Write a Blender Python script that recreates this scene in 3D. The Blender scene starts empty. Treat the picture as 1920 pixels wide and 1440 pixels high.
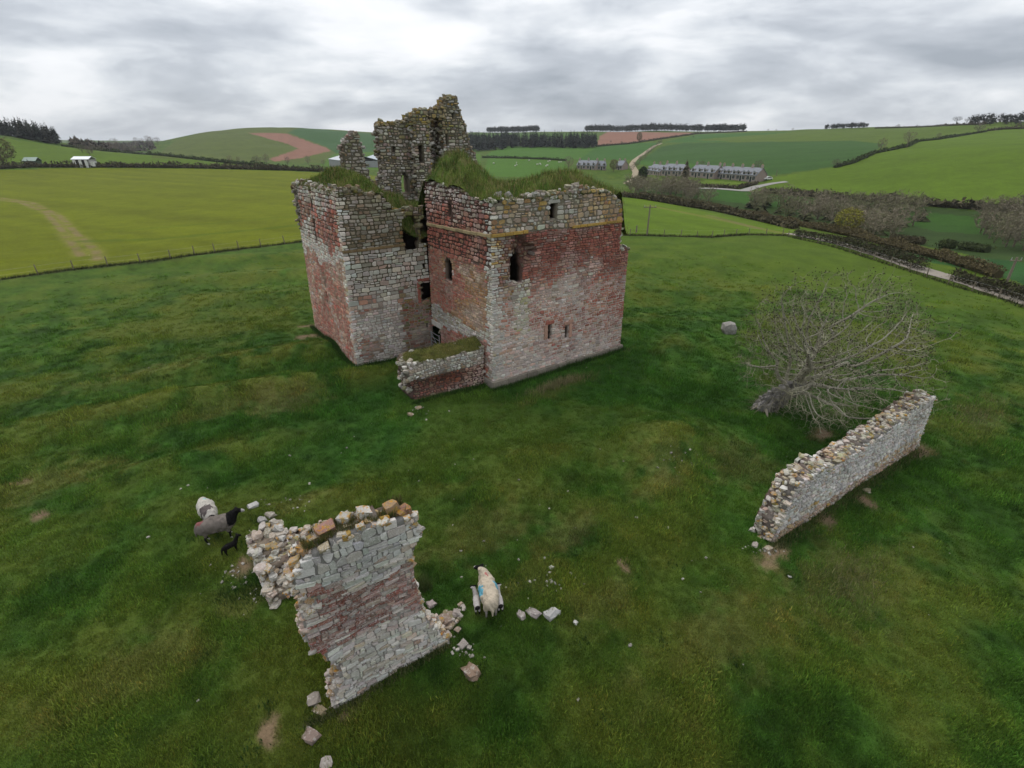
import bpy, math, random
import numpy as np
from mathutils import Vector, noise as mnoise
R = math.radians
scene = bpy.context.scene
col = scene.collection

# ------------------------------------------------------------------ camera
CAM_H, PITCH, FPX = 13.0, R(25.5), 944.0
cam_d = bpy.data.cameras.new('camera')
cam_d.sensor_fit = 'HORIZONTAL'; cam_d.sensor_width = 36.0
cam_d.lens = 36.0 * FPX / 1920.0
cam_d.clip_start = 0.1; cam_d.clip_end = 9000
cam = bpy.data.objects.new('camera', cam_d); col.objects.link(cam)
cam.location = (0, 0, CAM_H); cam.rotation_euler = (R(90) - PITCH, 0, 0)
scene.camera = cam

# ------------------------------------------------------------------ sky (overcast: Nishita seen through gaps in a cloud layer)
SUN_EL, SUN_AZ = R(64), R(-30)          # azimuth clockwise from +Y
w = bpy.data.worlds.new('World'); scene.world = w; w.use_nodes = True
nt = w.node_tree; nt.nodes.clear()
def N(t, tree=None, **k):
    n = (tree or nt).nodes.new(t)
    for a, b in k.items():
        if a in n.bl_rna.properties and not a.startswith('in_'): setattr(n, a, b)
    return n
def lk(a, b, tree=None): (tree or nt).links.new(a, b)
out = N('ShaderNodeOutputWorld')
sky = N('ShaderNodeTexSky'); sky.sky_type = 'NISHITA'; sky.sun_disc = False
sky.sun_elevation = SUN_EL; sky.sun_rotation = SUN_AZ
bg1 = N('ShaderNodeBackground'); bg1.inputs['Strength'].default_value = 0.09
lk(sky.outputs[0], bg1.inputs['Color'])
tc = N('ShaderNodeTexCoord')
sep = N('ShaderNodeSeparateXYZ'); lk(tc.outputs['Generated'], sep.inputs[0])
def M(op, a, b=None, clamp=False, tree=None):
    n = (tree or nt).nodes.new('ShaderNodeMath'); n.operation = op; n.use_clamp = clamp
    for i, v in enumerate((a, b)):
        if v is None: continue
        if isinstance(v, (int, float)): n.inputs[i].default_value = v
        else: (tree or nt).links.new(v, n.inputs[i])
    return n.outputs[0]
zc = M('MAXIMUM', sep.outputs[2], 0.0)
den = M('ADD', zc, 0.42)
cx = M('DIVIDE', sep.outputs[0], den); cy = M('DIVIDE', sep.outputs[1], den)
cmb = N('ShaderNodeCombineXYZ'); lk(cx, cmb.inputs[0]); lk(cy, cmb.inputs[1]); lk(M('MULTIPLY', zc, 2.2), cmb.inputs[2])
def wnoise(scale, detail, rough, off, dist=0.0):
    mp = N('ShaderNodeMapping'); mp.inputs['Location'].default_value = off
    mp.inputs['Scale'].default_value = (0.85, 1.0, 1.9)
    lk(cmb.outputs[0], mp.inputs[0])
    n = N('ShaderNodeTexNoise'); lk(mp.outputs[0], n.inputs['Vector'])
    n.inputs['Scale'].default_value = scale; n.inputs['Detail'].default_value = detail
    n.inputs['Roughness'].default_value = rough; n.inputs['Distortion'].default_value = dist
    return n.outputs['Fac']
SKY_OFF = (44.2, 27.1, 0)
n1 = wnoise(1.7, 10, 0.50, SKY_OFF, 0.3)
n2 = wnoise(5.5, 8, 0.55, (7.3, 2.2, 1.0), 0.3)
dens = M('ADD', M('MULTIPLY', n1, 0.76), M('MULTIPLY', n2, 0.24))
rp = N('ShaderNodeValToRGB'); lk(dens, rp.inputs[0])
cr = rp.color_ramp
cr.elements[0].position = 0.35; cr.elements[0].color = (0.82, 0.83, 0.85, 1)
cr.elements[1].position = 0.66; cr.elements[1].color = (0.31, 0.34, 0.385, 1)
for ps, cc_ in ((.42, (.75, .765, .79)), (.455, (.66, .685, .715)), (.50, (.56, .59, .63)), (.54, (.465, .495, .54)), (.59, (.40, .43, .475))):
    e = cr.elements.new(ps); e.color = (*cc_, 1)
# overcast luminance: brighter overhead than at the horizon
lift = M('ADD', M('MULTIPLY', M('POWER', zc, 1.2), 0.55), 1.0)
vm = N('ShaderNodeVectorMath'); vm.operation = 'SCALE'; lk(rp.outputs[0], vm.inputs[0]); lk(lift, vm.inputs['Scale'])
bg2 = N('ShaderNodeBackground'); lk(vm.outputs[0], bg2.inputs['Color']); bg2.inputs['Strength'].default_value = 1.0
mx = N('ShaderNodeMixShader'); mx.inputs[0].default_value = 0.94
lk(bg1.outputs[0], mx.inputs[1]); lk(bg2.outputs[0], mx.inputs[2]); lk(mx.outputs[0], out.inputs[0])

# ------------------------------------------------------------------ sun behind the cloud
sd = bpy.data.lights.new('sun', 'SUN'); sd.energy = 1.1; sd.angle = R(26); sd.color = (1, 0.96, 0.9)
sun = bpy.data.objects.new('sun', sd); col.objects.link(sun)
sdir = Vector((math.sin(SUN_AZ) * math.cos(SUN_EL), math.cos(SUN_AZ) * math.cos(SUN_EL), math.sin(SUN_EL)))
sun.rotation_euler = sdir.to_track_quat('Z', 'Y').to_euler(); sun.location = sdir * 60
vs = scene.view_settings
vs.view_transform = 'Standard'; vs.look = 'None'; vs.exposure = 0.32; vs.gamma = 1.0; vs.use_curve_mapping = False
scene.cycles.use_denoising = True
scene.cycles.max_bounces = 5; scene.cycles.diffuse_bounces = 3

# ------------------------------------------------------------------ helpers
rng = np.random.default_rng(7)
random.seed(7)
_fw = np.array([0, math.cos(PITCH), -math.sin(PITCH)]); _up = np.array([0, math.sin(PITCH), math.cos(PITCH)]); _eye = np.array([0, 0, CAM_H])
def ray(x, y):
    return _fw + (x - 960) / FPX * np.array([1., 0, 0]) - (y - 720) / FPX * _up
def at_dist(x, y, D):
    d = ray(x, y); return _eye + d * (D / math.hypot(d[0], d[1]))
def at_z(x, y, z):
    d = ray(x, y); return _eye + d * ((z - CAM_H) / d[2])
def _h(i, j, k):
    n = (i * 374761393 + j * 668265263 + k * 2147483647) & 0xffffffff
    n = ((n ^ (n >> 13)) * 1274126177) & 0xffffffff
    return ((n ^ (n >> 16)) & 0xffff) / 65535.0
def vnoise(x, y, k=0):                   # value noise, 0..1
    x = np.asarray(x, float); y = np.asarray(y, float)
    i = np.floor(x).astype(np.int64); j = np.floor(y).astype(np.int64)
    fx = x - i; fy = y - j; fx = fx * fx * (3 - 2 * fx); fy = fy * fy * (3 - 2 * fy)
    return (_h(i, j, k) * (1 - fx) + _h(i + 1, j, k) * fx) * (1 - fy) + (_h(i, j + 1, k) * (1 - fx) + _h(i + 1, j + 1, k) * fx) * fy
def fbm(x, y, o=4, k=0):
    s = 0; a = 0.5; t = 0
    for q in range(o):
        s = s + a * vnoise(np.asarray(x) * 2 ** q + 17 * q, np.asarray(y) * 2 ** q, k + q); t += a; a *= 0.5
    return s / t
def sstep(a, b, x):
    t = np.clip((np.asarray(x, float) - a) / (b - a), 0, 1); return t * t * (3 - 2 * t)
def S2L(*c):                             # sRGB 0-255 to linear
    c = np.array(c, float) / 255; return np.where(c <= .04045, c / 12.92, ((c + .055) / 1.055) ** 2.4)

class MB:                                # collects polygons with a colour per vertex
    def __init__(s): s.v = []; s.f = []; s.c = []; s.n = 0
    def add(s, v, f, c):
        v = np.asarray(v, float); s.v.append(v); n = s.n
        s.f.extend([tuple(i + n for i in q) for q in f]); s.n += len(v)
        c = np.asarray(c, float)
        s.c.append(np.broadcast_to(c, (len(v), 3)) if c.ndim == 1 else c)
    def build(s, name, mat, parent=None, smooth=False, origin=None):
        V = np.concatenate(s.v) if s.v else np.zeros((0, 3)); Cc = np.concatenate(s.c) if s.c else np.zeros((0, 3))
        return mesh_obj(name, V, s.f, mat, parent, Cc, smooth, origin)
def mesh_obj(name, V, F, mat, parent=None, cols=None, smooth=False, origin=None):
    me = bpy.data.meshes.new(name)
    V = np.asarray(V, float)
    if origin is not None: V = V - np.asarray(origin, float)
    if isinstance(F, np.ndarray):
        nf, k = F.shape
        me.vertices.add(len(V)); me.vertices.foreach_set('co', V.astype(np.float32).ravel())
        me.loops.add(nf * k); me.loops.foreach_set('vertex_index', F.astype(np.int32).ravel())
        me.polygons.add(nf); me.polygons.foreach_set('loop_start', np.arange(0, nf * k, k, dtype=np.int32))
        me.polygons.foreach_set('loop_total', np.full(nf, k, dtype=np.int32))
        me.update(calc_edges=True)
    else:
        me.from_pydata([tuple(p) for p in V.tolist()], [], F)
    if cols is not None:
        a = me.color_attributes.new('Col', 'FLOAT_COLOR', 'POINT')
        a.data.foreach_set('color', np.concatenate([np.asarray(cols, float), np.ones((len(V), 1))], 1).astype(np.float32).ravel())
    if smooth: me.polygons.foreach_set('use_smooth', np.ones(len(me.polygons), bool))
    if mat: me.materials.append(mat)
    o = bpy.data.objects.new(name, me); col.objects.link(o)
    if origin is not None: o.location = tuple(origin)
    if parent is not None: o.parent = parent; o.location = tuple(np.asarray(o.location) - np.asarray(parent_world(parent)))
    return o
def parent_world(p):
    l = Vector((0, 0, 0))
    while p is not None: l = l + Vector(p.location); p = p.parent
    return l
def empty(name, loc):
    o = bpy.data.objects.new(name, None); col.objects.link(o); o.location = tuple(loc); o.empty_display_size = 0.3; return o
def tag(o, label=None, cat=None, group=None, kind=None):
    for k, v in (('label', label), ('category', cat), ('group', group), ('kind', kind)):
        if v: o[k] = v
    return o
def copy_tree(o, parent=None):
    c = o.copy(); col.objects.link(c); c.parent = parent
    for ch in o.children: copy_tree(ch, c)
    return c

# ------------------------------------------------------------------ materials
def mat(name, rough=0.9, grain=(), bump=(), crust=None, coord='pos', spec=0.2, usecol=True, base=(0.5, 0.5, 0.5), twosided=False):
    """colour attribute x layered grain noise (world metres), optional crust patches, bump"""
    m = bpy.data.materials.new(name); m.use_nodes = True; t = m.node_tree
    b = t.nodes['Principled BSDF']; b.inputs['Roughness'].default_value = rough; b.inputs['Specular IOR Level'].default_value = spec
    if usecol:
        at = N('ShaderNodeAttribute', t); at.attribute_name = 'Col'; c = at.outputs['Color']
    else:
        rg = N('ShaderNodeRGB', t); rg.outputs[0].default_value = (*base, 1); c = rg.outputs[0]
    g = N('ShaderNodeNewGeometry', t); P_ = g.outputs['Position']
    if coord == 'obj': P_ = N('ShaderNodeTexCoord', t).outputs['Object']
    def nz(scale, detail=4, rough=0.6, dist=0):
        n = N('ShaderNodeTexNoise', t); lk(P_, n.inputs['Vector'], t); n.inputs['Scale'].default_value = scale
        n.inputs['Detail'].default_value = detail; n.inputs['Roughness'].default_value = rough; n.inputs['Distortion'].default_value = dist
        return n.outputs['Fac']
    for sc, amt in grain:
        f = M('ADD', M('MULTIPLY', M('SUBTRACT', nz(sc), 0.5, tree=t), amt * 2.2, tree=t), 1.0, tree=t)
        v = N('ShaderNodeVectorMath', t); v.operation = 'SCALE'; lk(c, v.inputs[0], t); lk(f, v.inputs['Scale'], t); c = v.outputs[0]
    for cr_ in (crust or ()):
        sc, lo, hi, rgb, amt = cr_
        f = N('ShaderNodeMapRange', t); lk(nz(sc, 6, 0.65), f.inputs[0], t)
        f.inputs[1].default_value = lo; f.inputs[2].default_value = hi; f.inputs[3].default_value = 0; f.inputs[4].default_value = amt
        mi = N('ShaderNodeMix', t); mi.data_type = 'RGBA'; lk(f.outputs[0], mi.inputs[0], t); lk(c, mi.inputs[6], t); mi.inputs[7].default_value = (*rgb, 1); c = mi.outputs[2]
    lk(c, b.inputs['Base Color'], t)
    last = None
    for sc, strength, dist in bump:
        bp = N('ShaderNodeBump', t); bp.inputs['Strength'].default_value = strength; bp.inputs['Distance'].default_value = dist
        lk(nz(sc, 5), bp.inputs['Height'], t)
        if last: lk(last, bp.inputs['Normal'], t)
        last = bp.outputs[0]
    if last: lk(last, b.inputs['Normal'], t)
    return m
# ------------------------------------------------------------------ terrain: control points (metres), smooth interpolation in bearing / log distance
ctrl = []                                   # bearing, ln r, z
def cz(x, y, z):
    p = at_z(x, y, z); ctrl.append((math.atan2(p[0], p[1]), math.log(math.hypot(p[0], p[1])), z))
def cd(x, y, D):
    p = at_dist(x, y, D); ctrl.append((math.atan2(p[0], p[1]), math.log(D), p[2]))
for a in range(-180, 180, 20):
    for r_ in (6, 14, 30, 50): ctrl.append((R(a), math.log(r_), 0.0))
for a in (-180, -150, -120, -90, 90, 120, 150):
    for r_, z_ in ((90, -1), (300, -2), (900, 8), (3500, 25)): ctrl.append((R(a), math.log(r_), z_))
for x, y, z in ((0,525,0),(280,490,0),(555,455,0),(700,430,0),(950,430,0),(1180,440,0),(1330,443,-.1),(1475,441,-.3),(1650,482,-.5),(1800,532,-.5),(1920,565,-.4),
                (0,420,0),(300,400,0),(540,390,0),(0,350,.5),(300,345,.5),(540,350,0),(1170,374,-1.2),(1330,400,-1.2),(1500,432,-1)): cz(x, y, z)
for x, y, D in (
    (0,318,330),(150,315,330),(350,316,320),(547,321,290),                                    # hedge behind the bright field
    (0,283,420),(0,256,500),(115,274,480),(200,284,440),(300,292,410),(400,303,370),(480,311,330), # field beyond it
    (0,252,700),(115,266,700),
    (0,268,1500),(150,277,1100),(230,281,950),(150,266,2300),(230,268,2300),(0,262,3500),(150,263,3500),(230,264,3500),
    (285,285,820),(300,299,560),(400,303,560),(500,306,560),(600,308,540),                    # foot of the round hill
    (330,262,950),(380,247,1020),(470,238,1060),(560,239,1060),(640,245,1060),(710,251,1100),(480,270,760),(560,285,680),(600,270,850),(420,285,680),
    (300,280,1500),(470,262,2000),(640,262,2000),
    (700,312,400),(850,312,400),(800,285,700),(800,262,1000),(880,249,1300),
    (920,330,260),(1000,331,260),(1000,296,440),(940,297,440),(1060,302,420),(1000,280,580),(900,284,600),(1118,278,600),(960,276,600),
    (950,262,760),(1040,262,760),(1120,272,700),(1200,268,690),(1210,260,780),(1310,249,930),(1130,251,900),
    (960,248,1100),(1095,247,1020),(1250,246,1000),(1395,246,1000),(960,258,1900),(1100,258,1900),(1250,258,1900),(1400,258,1900),
    (1110,319,330),(1080,319,335),(1212,330,275),(1290,331,262),(1340,335,252),(1430,342,238),(1150,340,300),
    (1200,300,420),(1270,300,380),(1250,274,620),(1400,300,335),(1400,270,520),(1500,300,310),(1490,260,600),(1600,300,285),(1760,280,290),(1640,275,420),(1560,310,270),
    (1900,280,270),(1900,250,480),(1780,252,560),
    (1500,244,860),(1620,240,830),(1720,238,800),(1820,232,700),(1920,229,650),(1500,256,1900),(1700,254,1900),(1920,252,1900),
    (1430,363,205),(1520,368,200),(1600,374,195),(1760,386,180),(1920,398,172),(1250,352,215),(1340,350,220),
    (1200,365,170),(1330,385,170),(1450,405,160),(1560,420,140),(1680,440,125),(1800,460,112),(1920,485,98),
    ): cd(x, y, D)
ctrl = np.array(ctrl)
_ax, _lx = ctrl[:, 0] * 2.2, ctrl[:, 1]
def _kern(d2): return np.sqrt(d2 + 0.0009)
_A = _kern((_ax[:, None] - _ax[None]) ** 2 + (_lx[:, None] - _lx[None]) ** 2)
_n = len(ctrl)
_S = np.zeros((_n + 1, _n + 1)); _S[:_n, :_n] = _A + np.eye(_n) * 1e-4; _S[_n, :_n] = 1; _S[:_n, _n] = 1
_wt = np.linalg.solve(_S, np.append(ctrl[:, 2], 0))
TA = np.linspace(-math.pi, math.pi, 721); TLR = np.linspace(math.log(5), math.log(6000), 260)
_ga, _gl = np.meshgrid(TA * 2.2, TLR, indexing='ij')
_tab = np.zeros_like(_ga)
for k in range(_n): _tab += _wt[k] * _kern((_ga - _ax[k]) ** 2 + (_gl - _lx[k]) ** 2)
_tab += _wt[_n]
for _ in range(2):                          # soften the creases
    _tab[:, 1:-1] = (_tab[:, :-2] + 2 * _tab[:, 1:-1] + _tab[:, 2:]) / 4
    _tab[1:-1] = (_tab[:-2] + 2 * _tab[1:-1] + _tab[2:]) / 4
BUMPS = [  # x, y, radius along, radius across, angle, height
    (6.6, 18.2, 3.4, 1.4, 75, 0.75), (7.6, 20.5, 2.4, 1.5, 10, 0.6), (1.8, 19.2, 3.4, 1.1, 10, 0.45), (3.0, 12.6, 2.6, 1.1, 35, 0.38), (-1.5, 16.6, 4, 1.2, 5, .4), (3.6, 15.2, 2.5, 1.2, 110, .35), (-20, 24, 7, 1.6, 25, .6), (-14, 19.5, 4, 1.3, 30, .4), (14, 12.5, 3, 1.5, 60, .4), (-2, 7.5, 4, 1.2, 10, -.3),
    (-12.5, 26.5, 7, 1.2, 20, 0.75), (-17, 31, 7, 1.7, 30, 0.65), (-7.0, 16.2, 2.2, 1.0, 15, 0.45), (-24, 55, 14, 2.5, 12, 0.7), (-30, 64, 16, 2.5, 10, 0.6),
    (-14, 48, 12, 3, 10, 0.5), (12, 45, 9, 3.5, -15, -0.6), (20, 55, 14, 4, -10, -0.5), (11.5, 33.5, 2.5, 1.2, 60, 0.35), (-4.5, 16, 2.0, 0.7, 80, 0.2),
]
def relief(x, y):
    z = 0
    for bx, by, ra, rb, an, h in BUMPS:
        c, s = math.cos(R(an)), math.sin(R(an)); dx, dy = x - bx, y - by
        z = z + h * np.exp(-((dx * c + dy * s) / ra) ** 2 - ((-dx * s + dy * c) / rb) ** 2)
    r_ = np.hypot(x, y)
    z = z + (fbm(x * .22, y * .22, 3, 3) - .5) * 0.5 * sstep(4, 8, r_) * (1 - 0.85 * sstep(60, 140, r_))
    z = z + (fbm(x * 1.1, y * 1.1, 2, 9) - .5) * 0.14 * (1 - sstep(40, 90, r_))
    z = z + (fbm(x * .012, y * .012, 3, 5) - .5) * 4 * sstep(250, 600, r_)
    return z
def terrain(x, y):
    x = np.asarray(x, float); y = np.asarray(y, float)
    a = (np.arctan2(x, y) + math.pi) / (2 * math.pi) * 720; l = (np.log(np.maximum(np.hypot(x, y), 5.0)) - TLR[0]) / (TLR[1] - TLR[0])
    i = np.clip(a.astype(int), 0, 719); j = np.clip(l.astype(int), 0, 258); fa = a - i; fl = np.clip(l - j, 0, 1)
    z = (_tab[i, j] * (1 - fa) + _tab[i + 1, j] * fa) * (1 - fl) + (_tab[i, j + 1] * (1 - fa) + _tab[i + 1, j + 1] * fa) * fl
    return z + relief(x, y)
_rr = np.exp(np.linspace(math.log(5.5), math.log(5000), 2400))
def hit(x, y):                              # where a sight line meets the terrain
    d = ray(x, y); hd = math.hypot(d[0], d[1]); X = d[0] / hd * _rr; Y = d[1] / hd * _rr; Z = CAM_H + d[2] / hd * _rr
    dz = Z - terrain(X, Y); k = np.argmax(dz < 0)
    if not (dz < 0).any(): k = int(np.argmin(dz))
    if k == 0: k = 1
    t = dz[k - 1] / max(dz[k - 1] - dz[k], 1e-9); t = min(max(t, 0), 1)
    r_ = _rr[k - 1] * (1 - t) + _rr[k] * t
    X, Y = d[0] / hd * r_, d[1] / hd * r_
    return np.array([X, Y, float(terrain(X, Y))])
def on(x, y): return np.array([x, y, float(terrain(x, y))])
def poly(*pts, sub=5):
    o = []
    for a, b in zip(pts, pts[1:] + pts[:1]):
        for q in range(sub): o.append(hit(a[0] + (b[0] - a[0]) * q / sub, a[1] + (b[1] - a[1]) * q / sub)[:2])
    return np.array(o)
def line(*pts, sub=6):
    o = []
    for a, b in zip(pts, pts[1:]):
        for q in range(sub): o.append(hit(a[0] + (b[0] - a[0]) * q / sub, a[1] + (b[1] - a[1]) * q / sub))
    o.append(hit(*pts[-1])); return np.array(o)
def inpoly(P, x, y):
    ins = np.zeros(x.shape, bool); n = len(P)
    bb = (x > P[:, 0].min()) & (x < P[:, 0].max()) & (y > P[:, 1].min()) & (y < P[:, 1].max())
    xs, ys = x[bb], y[bb]; r_ = np.zeros(xs.shape, bool)
    for a, b in zip(P, np.roll(P, -1, 0)):
        if a[1] == b[1]: continue
        c = ((a[1] > ys) != (b[1] > ys)) & (xs < (b[0] - a[0]) * (ys - a[1]) / (b[1] - a[1]) + a[0]); r_ ^= c
    ins[bb] = r_; return ins
def dist_line(P, x, y):
    d = np.full(x.shape, 1e9)
    for a, b in zip(P[:-1], P[1:]):
        ab = b[:2] - a[:2]; L2 = max(ab @ ab, 1e-9)
        t = np.clip(((x - a[0]) * ab[0] + (y - a[1]) * ab[1]) / L2, 0, 1)
        d = np.minimum(d, np.hypot(x - a[0] - t * ab[0], y - a[1] - t * ab[1]))
    return d

# grid: fine where the photograph looks, coarse behind
_az = np.concatenate([np.linspace(R(-64), R(64), 940), np.linspace(R(67), R(293), 66)])
_r = np.concatenate([[0.0, 2.0, 4.0], np.exp(np.linspace(math.log(5.2), math.log(5600), 560))])
GA, GR = np.meshgrid(_az, _r, indexing='ij')
GX, GY = np.sin(GA) * GR, np.cos(GA) * GR
GZ = terrain(GX, GY)
na, nr = GX.shape
GREEN_NEAR, GREEN_DARK = np.array([.046, .098, .012]), np.array([.018, .054, .009])
gc = np.zeros((na, nr, 3))
f1 = fbm(GX * .09, GY * .09, 4, 21)[..., None]; f2 = fbm(GX * .5, GY * .5, 3, 33)[..., None]
gc[:] = np.array([.035, .083, .011]) 
f3 = fbm(GX * 1.7, GY * 1.7, 3, 61)[..., None]
f4 = fbm(GX * 4.5, GY * 4.5, 2, 64)[..., None]
gc = gc * (0.58 + .84 * f2) * (0.5 + 1.0 * f3) * (.55 + .9 * f4)
mossy = sstep(.42, .68, f1 * .5 + f2 * .4 + f3 * .1); gc = gc * (1 - mossy) + np.array([.082, .102, .016]) * mossy
# lush dark grass round the keep, yellower sward towards the far fences
dk = np.exp(-((GX + 2) / 22) ** 2 - ((GY - 27) / 15) ** 2)[..., None]
gc = gc * (1 - .62 * dk) + np.array([.017, .060, .008]) * .62 * dk * (.6 + .8 * f3)
bank = np.zeros(GX.shape)                   # drained tops of the old banks carry paler, drier grass
for bx, by, ra, rb, an, h in BUMPS:
    c_, s_ = math.cos(R(an)), math.sin(R(an)); dx, dy = GX - bx, GY - by
    if h > .3: bank = np.maximum(bank, np.exp(-((dx * c_ + dy * s_) / ra) ** 2 - ((-dx * s_ + dy * c_) / rb) ** 2) * min(h, .7))
bank = (np.clip(bank * 1.3, 0, .75) * sstep(.3, .6, fbm(GX * .9, GY * .9, 3, 95)))[..., None]
gc = gc * (1 - bank) + np.array([.105, .118, .022]) * bank
fy = sstep(40, 75, GR)[..., None] * (0.4 + 0.6 * sstep(-0.2, 0.7, GA))[..., None]
gc = gc * (1 - fy) + np.array([.068, .108, .009]) * fy * (.8 + .4 * f2)
def field(P, rgb, var=.25, stripe=None):
    m = inpoly(P, GX, GY)
    c = np.array(rgb) * np.array([.86, .80, .72]) * (1 - var / 2 + var * f1[m] + var * .5 * (f2[m] - .5))
    if stripe is not None:
        an, per, amt = stripe; q = GX[m] * math.cos(R(an)) + GY[m] * math.sin(R(an))
        c = c * (1 + amt * (vnoise(q / per, 0 * q, 4) - .5) * 2)[:, None]
    gc[m] = c
F_LEFT = line((-60,535),(0,525),(120,508),(280,490),(430,470),(555,455),(660,440))
F_RIGHT = line((1150,441),(1215,442),(1330,445),(1400,440),(1475,442))
YEL, MID, TEAL, PINK = (.126,.158,.005), (.075,.150,.018), (.040,.100,.018), (.25,.135,.10)
field(poly((-300,330),(0,319),(150,315),(350,316),(547,321),(720,330),(720,430),(555,455),(430,470),(280,490),(120,508),(0,525),(-300,575)), YEL, .3, (62, 3.5, .10))
field(poly((-300,300),(-300,318),(0,317),(150,313),(350,314),(520,319),(400,304),(300,293),(200,285),(115,275),(0,258),(-200,245)), (.085,.150,.010), .3)
field(poly((285,297),(600,306),(640,290),(720,280),(720,252),(640,246),(560,240),(470,239),(380,248),(330,263)), (.085,.120,.022), .4)
field(poly((463,249),(535,250),(612,277),(620,283),(560,297),(515,303),(505,298),(560,279),(540,270)), PINK, .12, (20, 6, .06))
field(poly((540,249),(560,240),(640,246),(720,253),(720,300),(650,300),(622,282),(612,275)), (.040,.105,.028), .2)
field(poly((600,310),(720,320),(900,318),(900,288),(720,284),(625,288)), (.070,.150,.016), .2)
field(poly((905,330),(1080,335),(1060,302),(915,297)), (.065,.155,.016), .2)
field(poly((905,296),(1062,301),(1085,298),(1140,280),(1120,276),(950,275),(920,285)), (.060,.150,.018), .2)
field(poly((880,262),(1118,262),(1118,250),(880,250)), (.060,.130,.022), .2)
field(poly((1118,273),(1200,267),(1250,258),(1312,249),(1140,247),(1125,255)), PINK, .12, (80, 8, .06))
field(poly((1085,300),(1190,300),(1240,268),(1310,252),(1500,247),(1400,266),(1200,268),(1120,275)), (.045,.125,.020), .2)
field(poly((1190,308),(1330,318),(1440,330),(1570,312),(1640,285),(1600,268),(1280,268),(1240,275)), TEAL, .25, (60, 9, .10))
field(poly((1185,306),(1195,300),(1440,315),(1430,332),(1300,322)), (.050,.130,.018), .2)
field(poly((1300,262),(1640,281),(1700,262),(1850,247),(1920,240),(1920,232),(1700,241),(1500,247)), (.085,.140,.016), .3)
field(poly((1280,268),(1600,264),(1660,270),(1630,290),(1600,296),(1400,292)), TEAL, .25, (60, 9, .10))
field(poly((1440,335),(1430,358),(1600,370),(1760,383),(1990,402),(2100,240),(1920,238),(1850,248),(1710,262),(1650,282),(1570,312)), (.088,.155,.010), .35, (60, 9, .08))
field(poly((1120,369),(1210,373),(1330,398),(1500,430),(1475,440),(1400,438),(1330,443),(1215,440),(1120,440)), (.095,.165,.010), .25, (10, 4, .10))
field(poly((1200,345),(1300,352),(1430,360),(1700,385),(1990,405),(1990,520),(1780,470),(1500,420),(1330,392),(1190,368)), (.036,.070,.016), .5)
field(poly((1340,352),(1520,372),(1600,385),(1560,400),(1420,385),(1300,370)), (.038,.105,.014), .35)
field(poly((1700,395),(1860,410),(1860,440),(1760,435),(1680,415)), (.035,.095,.012), .35)
field(poly((1560,452),(1740,472),(1990,500),(1990,570),(1900,525),(1780,498),(1600,468)), (.028,.090,.022), .15, (-55, 3, .25))
field(poly((1230,336),(1330,338),(1420,345),(1390,352),(1340,350),(1250,345)), (.100,.165,.018), .25, (20, 5, .15))
# wheel tracks in the bright field
def soft(P, width, rgb, amt=.8, brk=None):
    d = dist_line(P, GX, GY); k = amt * (1 - sstep(width * .3, width, d))
    if brk: k = k * sstep(.25, .55, fbm(GX * brk, GY * brk, 2, 77))
    k = k[..., None]; gc[:] = gc * (1 - k) + np.array(rgb) * k
EARTH = (.20, .135, .080)
tr1 = line((-20,372),(40,380),(85,398),(110,425),(135,455),(152,480)); tr2 = line((-20,368),(60,380),(112,405),(145,440),(180,470),(183,488))
soft(tr1, 1.5, (.17,.165,.03), .6, .3); soft(tr2, 1.5, (.17,.165,.03), .6, .3)
soft(tr1, .75, EARTH, .6, .6); soft(tr2, .75, EARTH, .6, .6)
soft(line((150,453),(300,448),(555,423)), 1.3, (.06,.10,.005), .6); soft(line((200,435),(560,405)), 1.2, (.08,.12,.006), .4)
soft(line((1215,385),(1300,402),(1400,423),(1480,440)), 1.6, (.15,.15,.03), .7); soft(line((1330,404),(1420,428)), 1.6, (.15,.13,.05), .6)
soft(F_LEFT, 1.2, (.035,.045,.018), .8); soft(F_RIGHT, .9, (.035,.045,.018), .8)
# worn patches of bare earth
def patch(x, y, ra, rb, rgb, amt=.9, an=35):
    p = hit(x, y); c, s = math.cos(R(an)), math.sin(R(an)); dx, dy = GX - p[0], GY - p[1]
    d = np.hypot((dx * c + dy * s) / ra, (-dx * s + dy * c) / rb) + (fbm(GX * 2.2, GY * 2.2, 4, 55) - .5) * 2.0
    k = (amt * (1 - sstep(.45, 1.25, d)))[..., None]; gc[:] = gc * (1 - k) + np.array(rgb) * k
BARE = (.215, .135, .095)
for a in ((590,630,1.3,.8),(575,612,.8,.4),(460,1058,.42,.6),(1450,1040,.9,.35),(1545,815,.9,.5),(1725,845,.8,.5),(1552,975,.5,.35),(500,1380,.28,.5),
          (660,1328,.35,.15),(35,908,.4,.3),(70,968,.3,.25),(1175,655,.6,.25),(1620,935,.3,.5),(1170,1062,.15,.3)): patch(*a[:4], BARE, .75)
DEAD = (.135, .125, .040)
for a in ((545,755,2.2,1.3),(1050,725,2.6,.7),(1240,850,1.6,1.3),(1580,1100,2.6,1.5),(1380,870,1.8,1.5),(560,940,1.6,.6),(1000,1080,2.2,.6),(450,1120,.9,.8),(1830,780,4,1.6),
          (300,690,5,1.2),(420,760,3,1),(900,1000,3,1),(1120,1130,1.2,.8),(1350,1200,3,1.2),(250,1250,2.2,1),(100,900,3,1.5),(1050,1000,1.6,.8),(1240,900,1.4,.7),(1700,650,4,1.5)): patch(*a[:4], DEAD, .34)
idx = np.arange(na * nr).reshape(na, nr)
nx = np.roll(idx, -1, 0)
Fq = np.stack([idx[:, :-1], nx[:, :-1], nx[:, 1:], idx[:, 1:]], -1).reshape(-1, 4)
m_ground = mat('grass_ground', .95, grain=((0.35, .25), (2.6, .34), (14, .42), (45, .35)), bump=((3.5, .5, .12), (22, .7, .05)), spec=.1)
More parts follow.
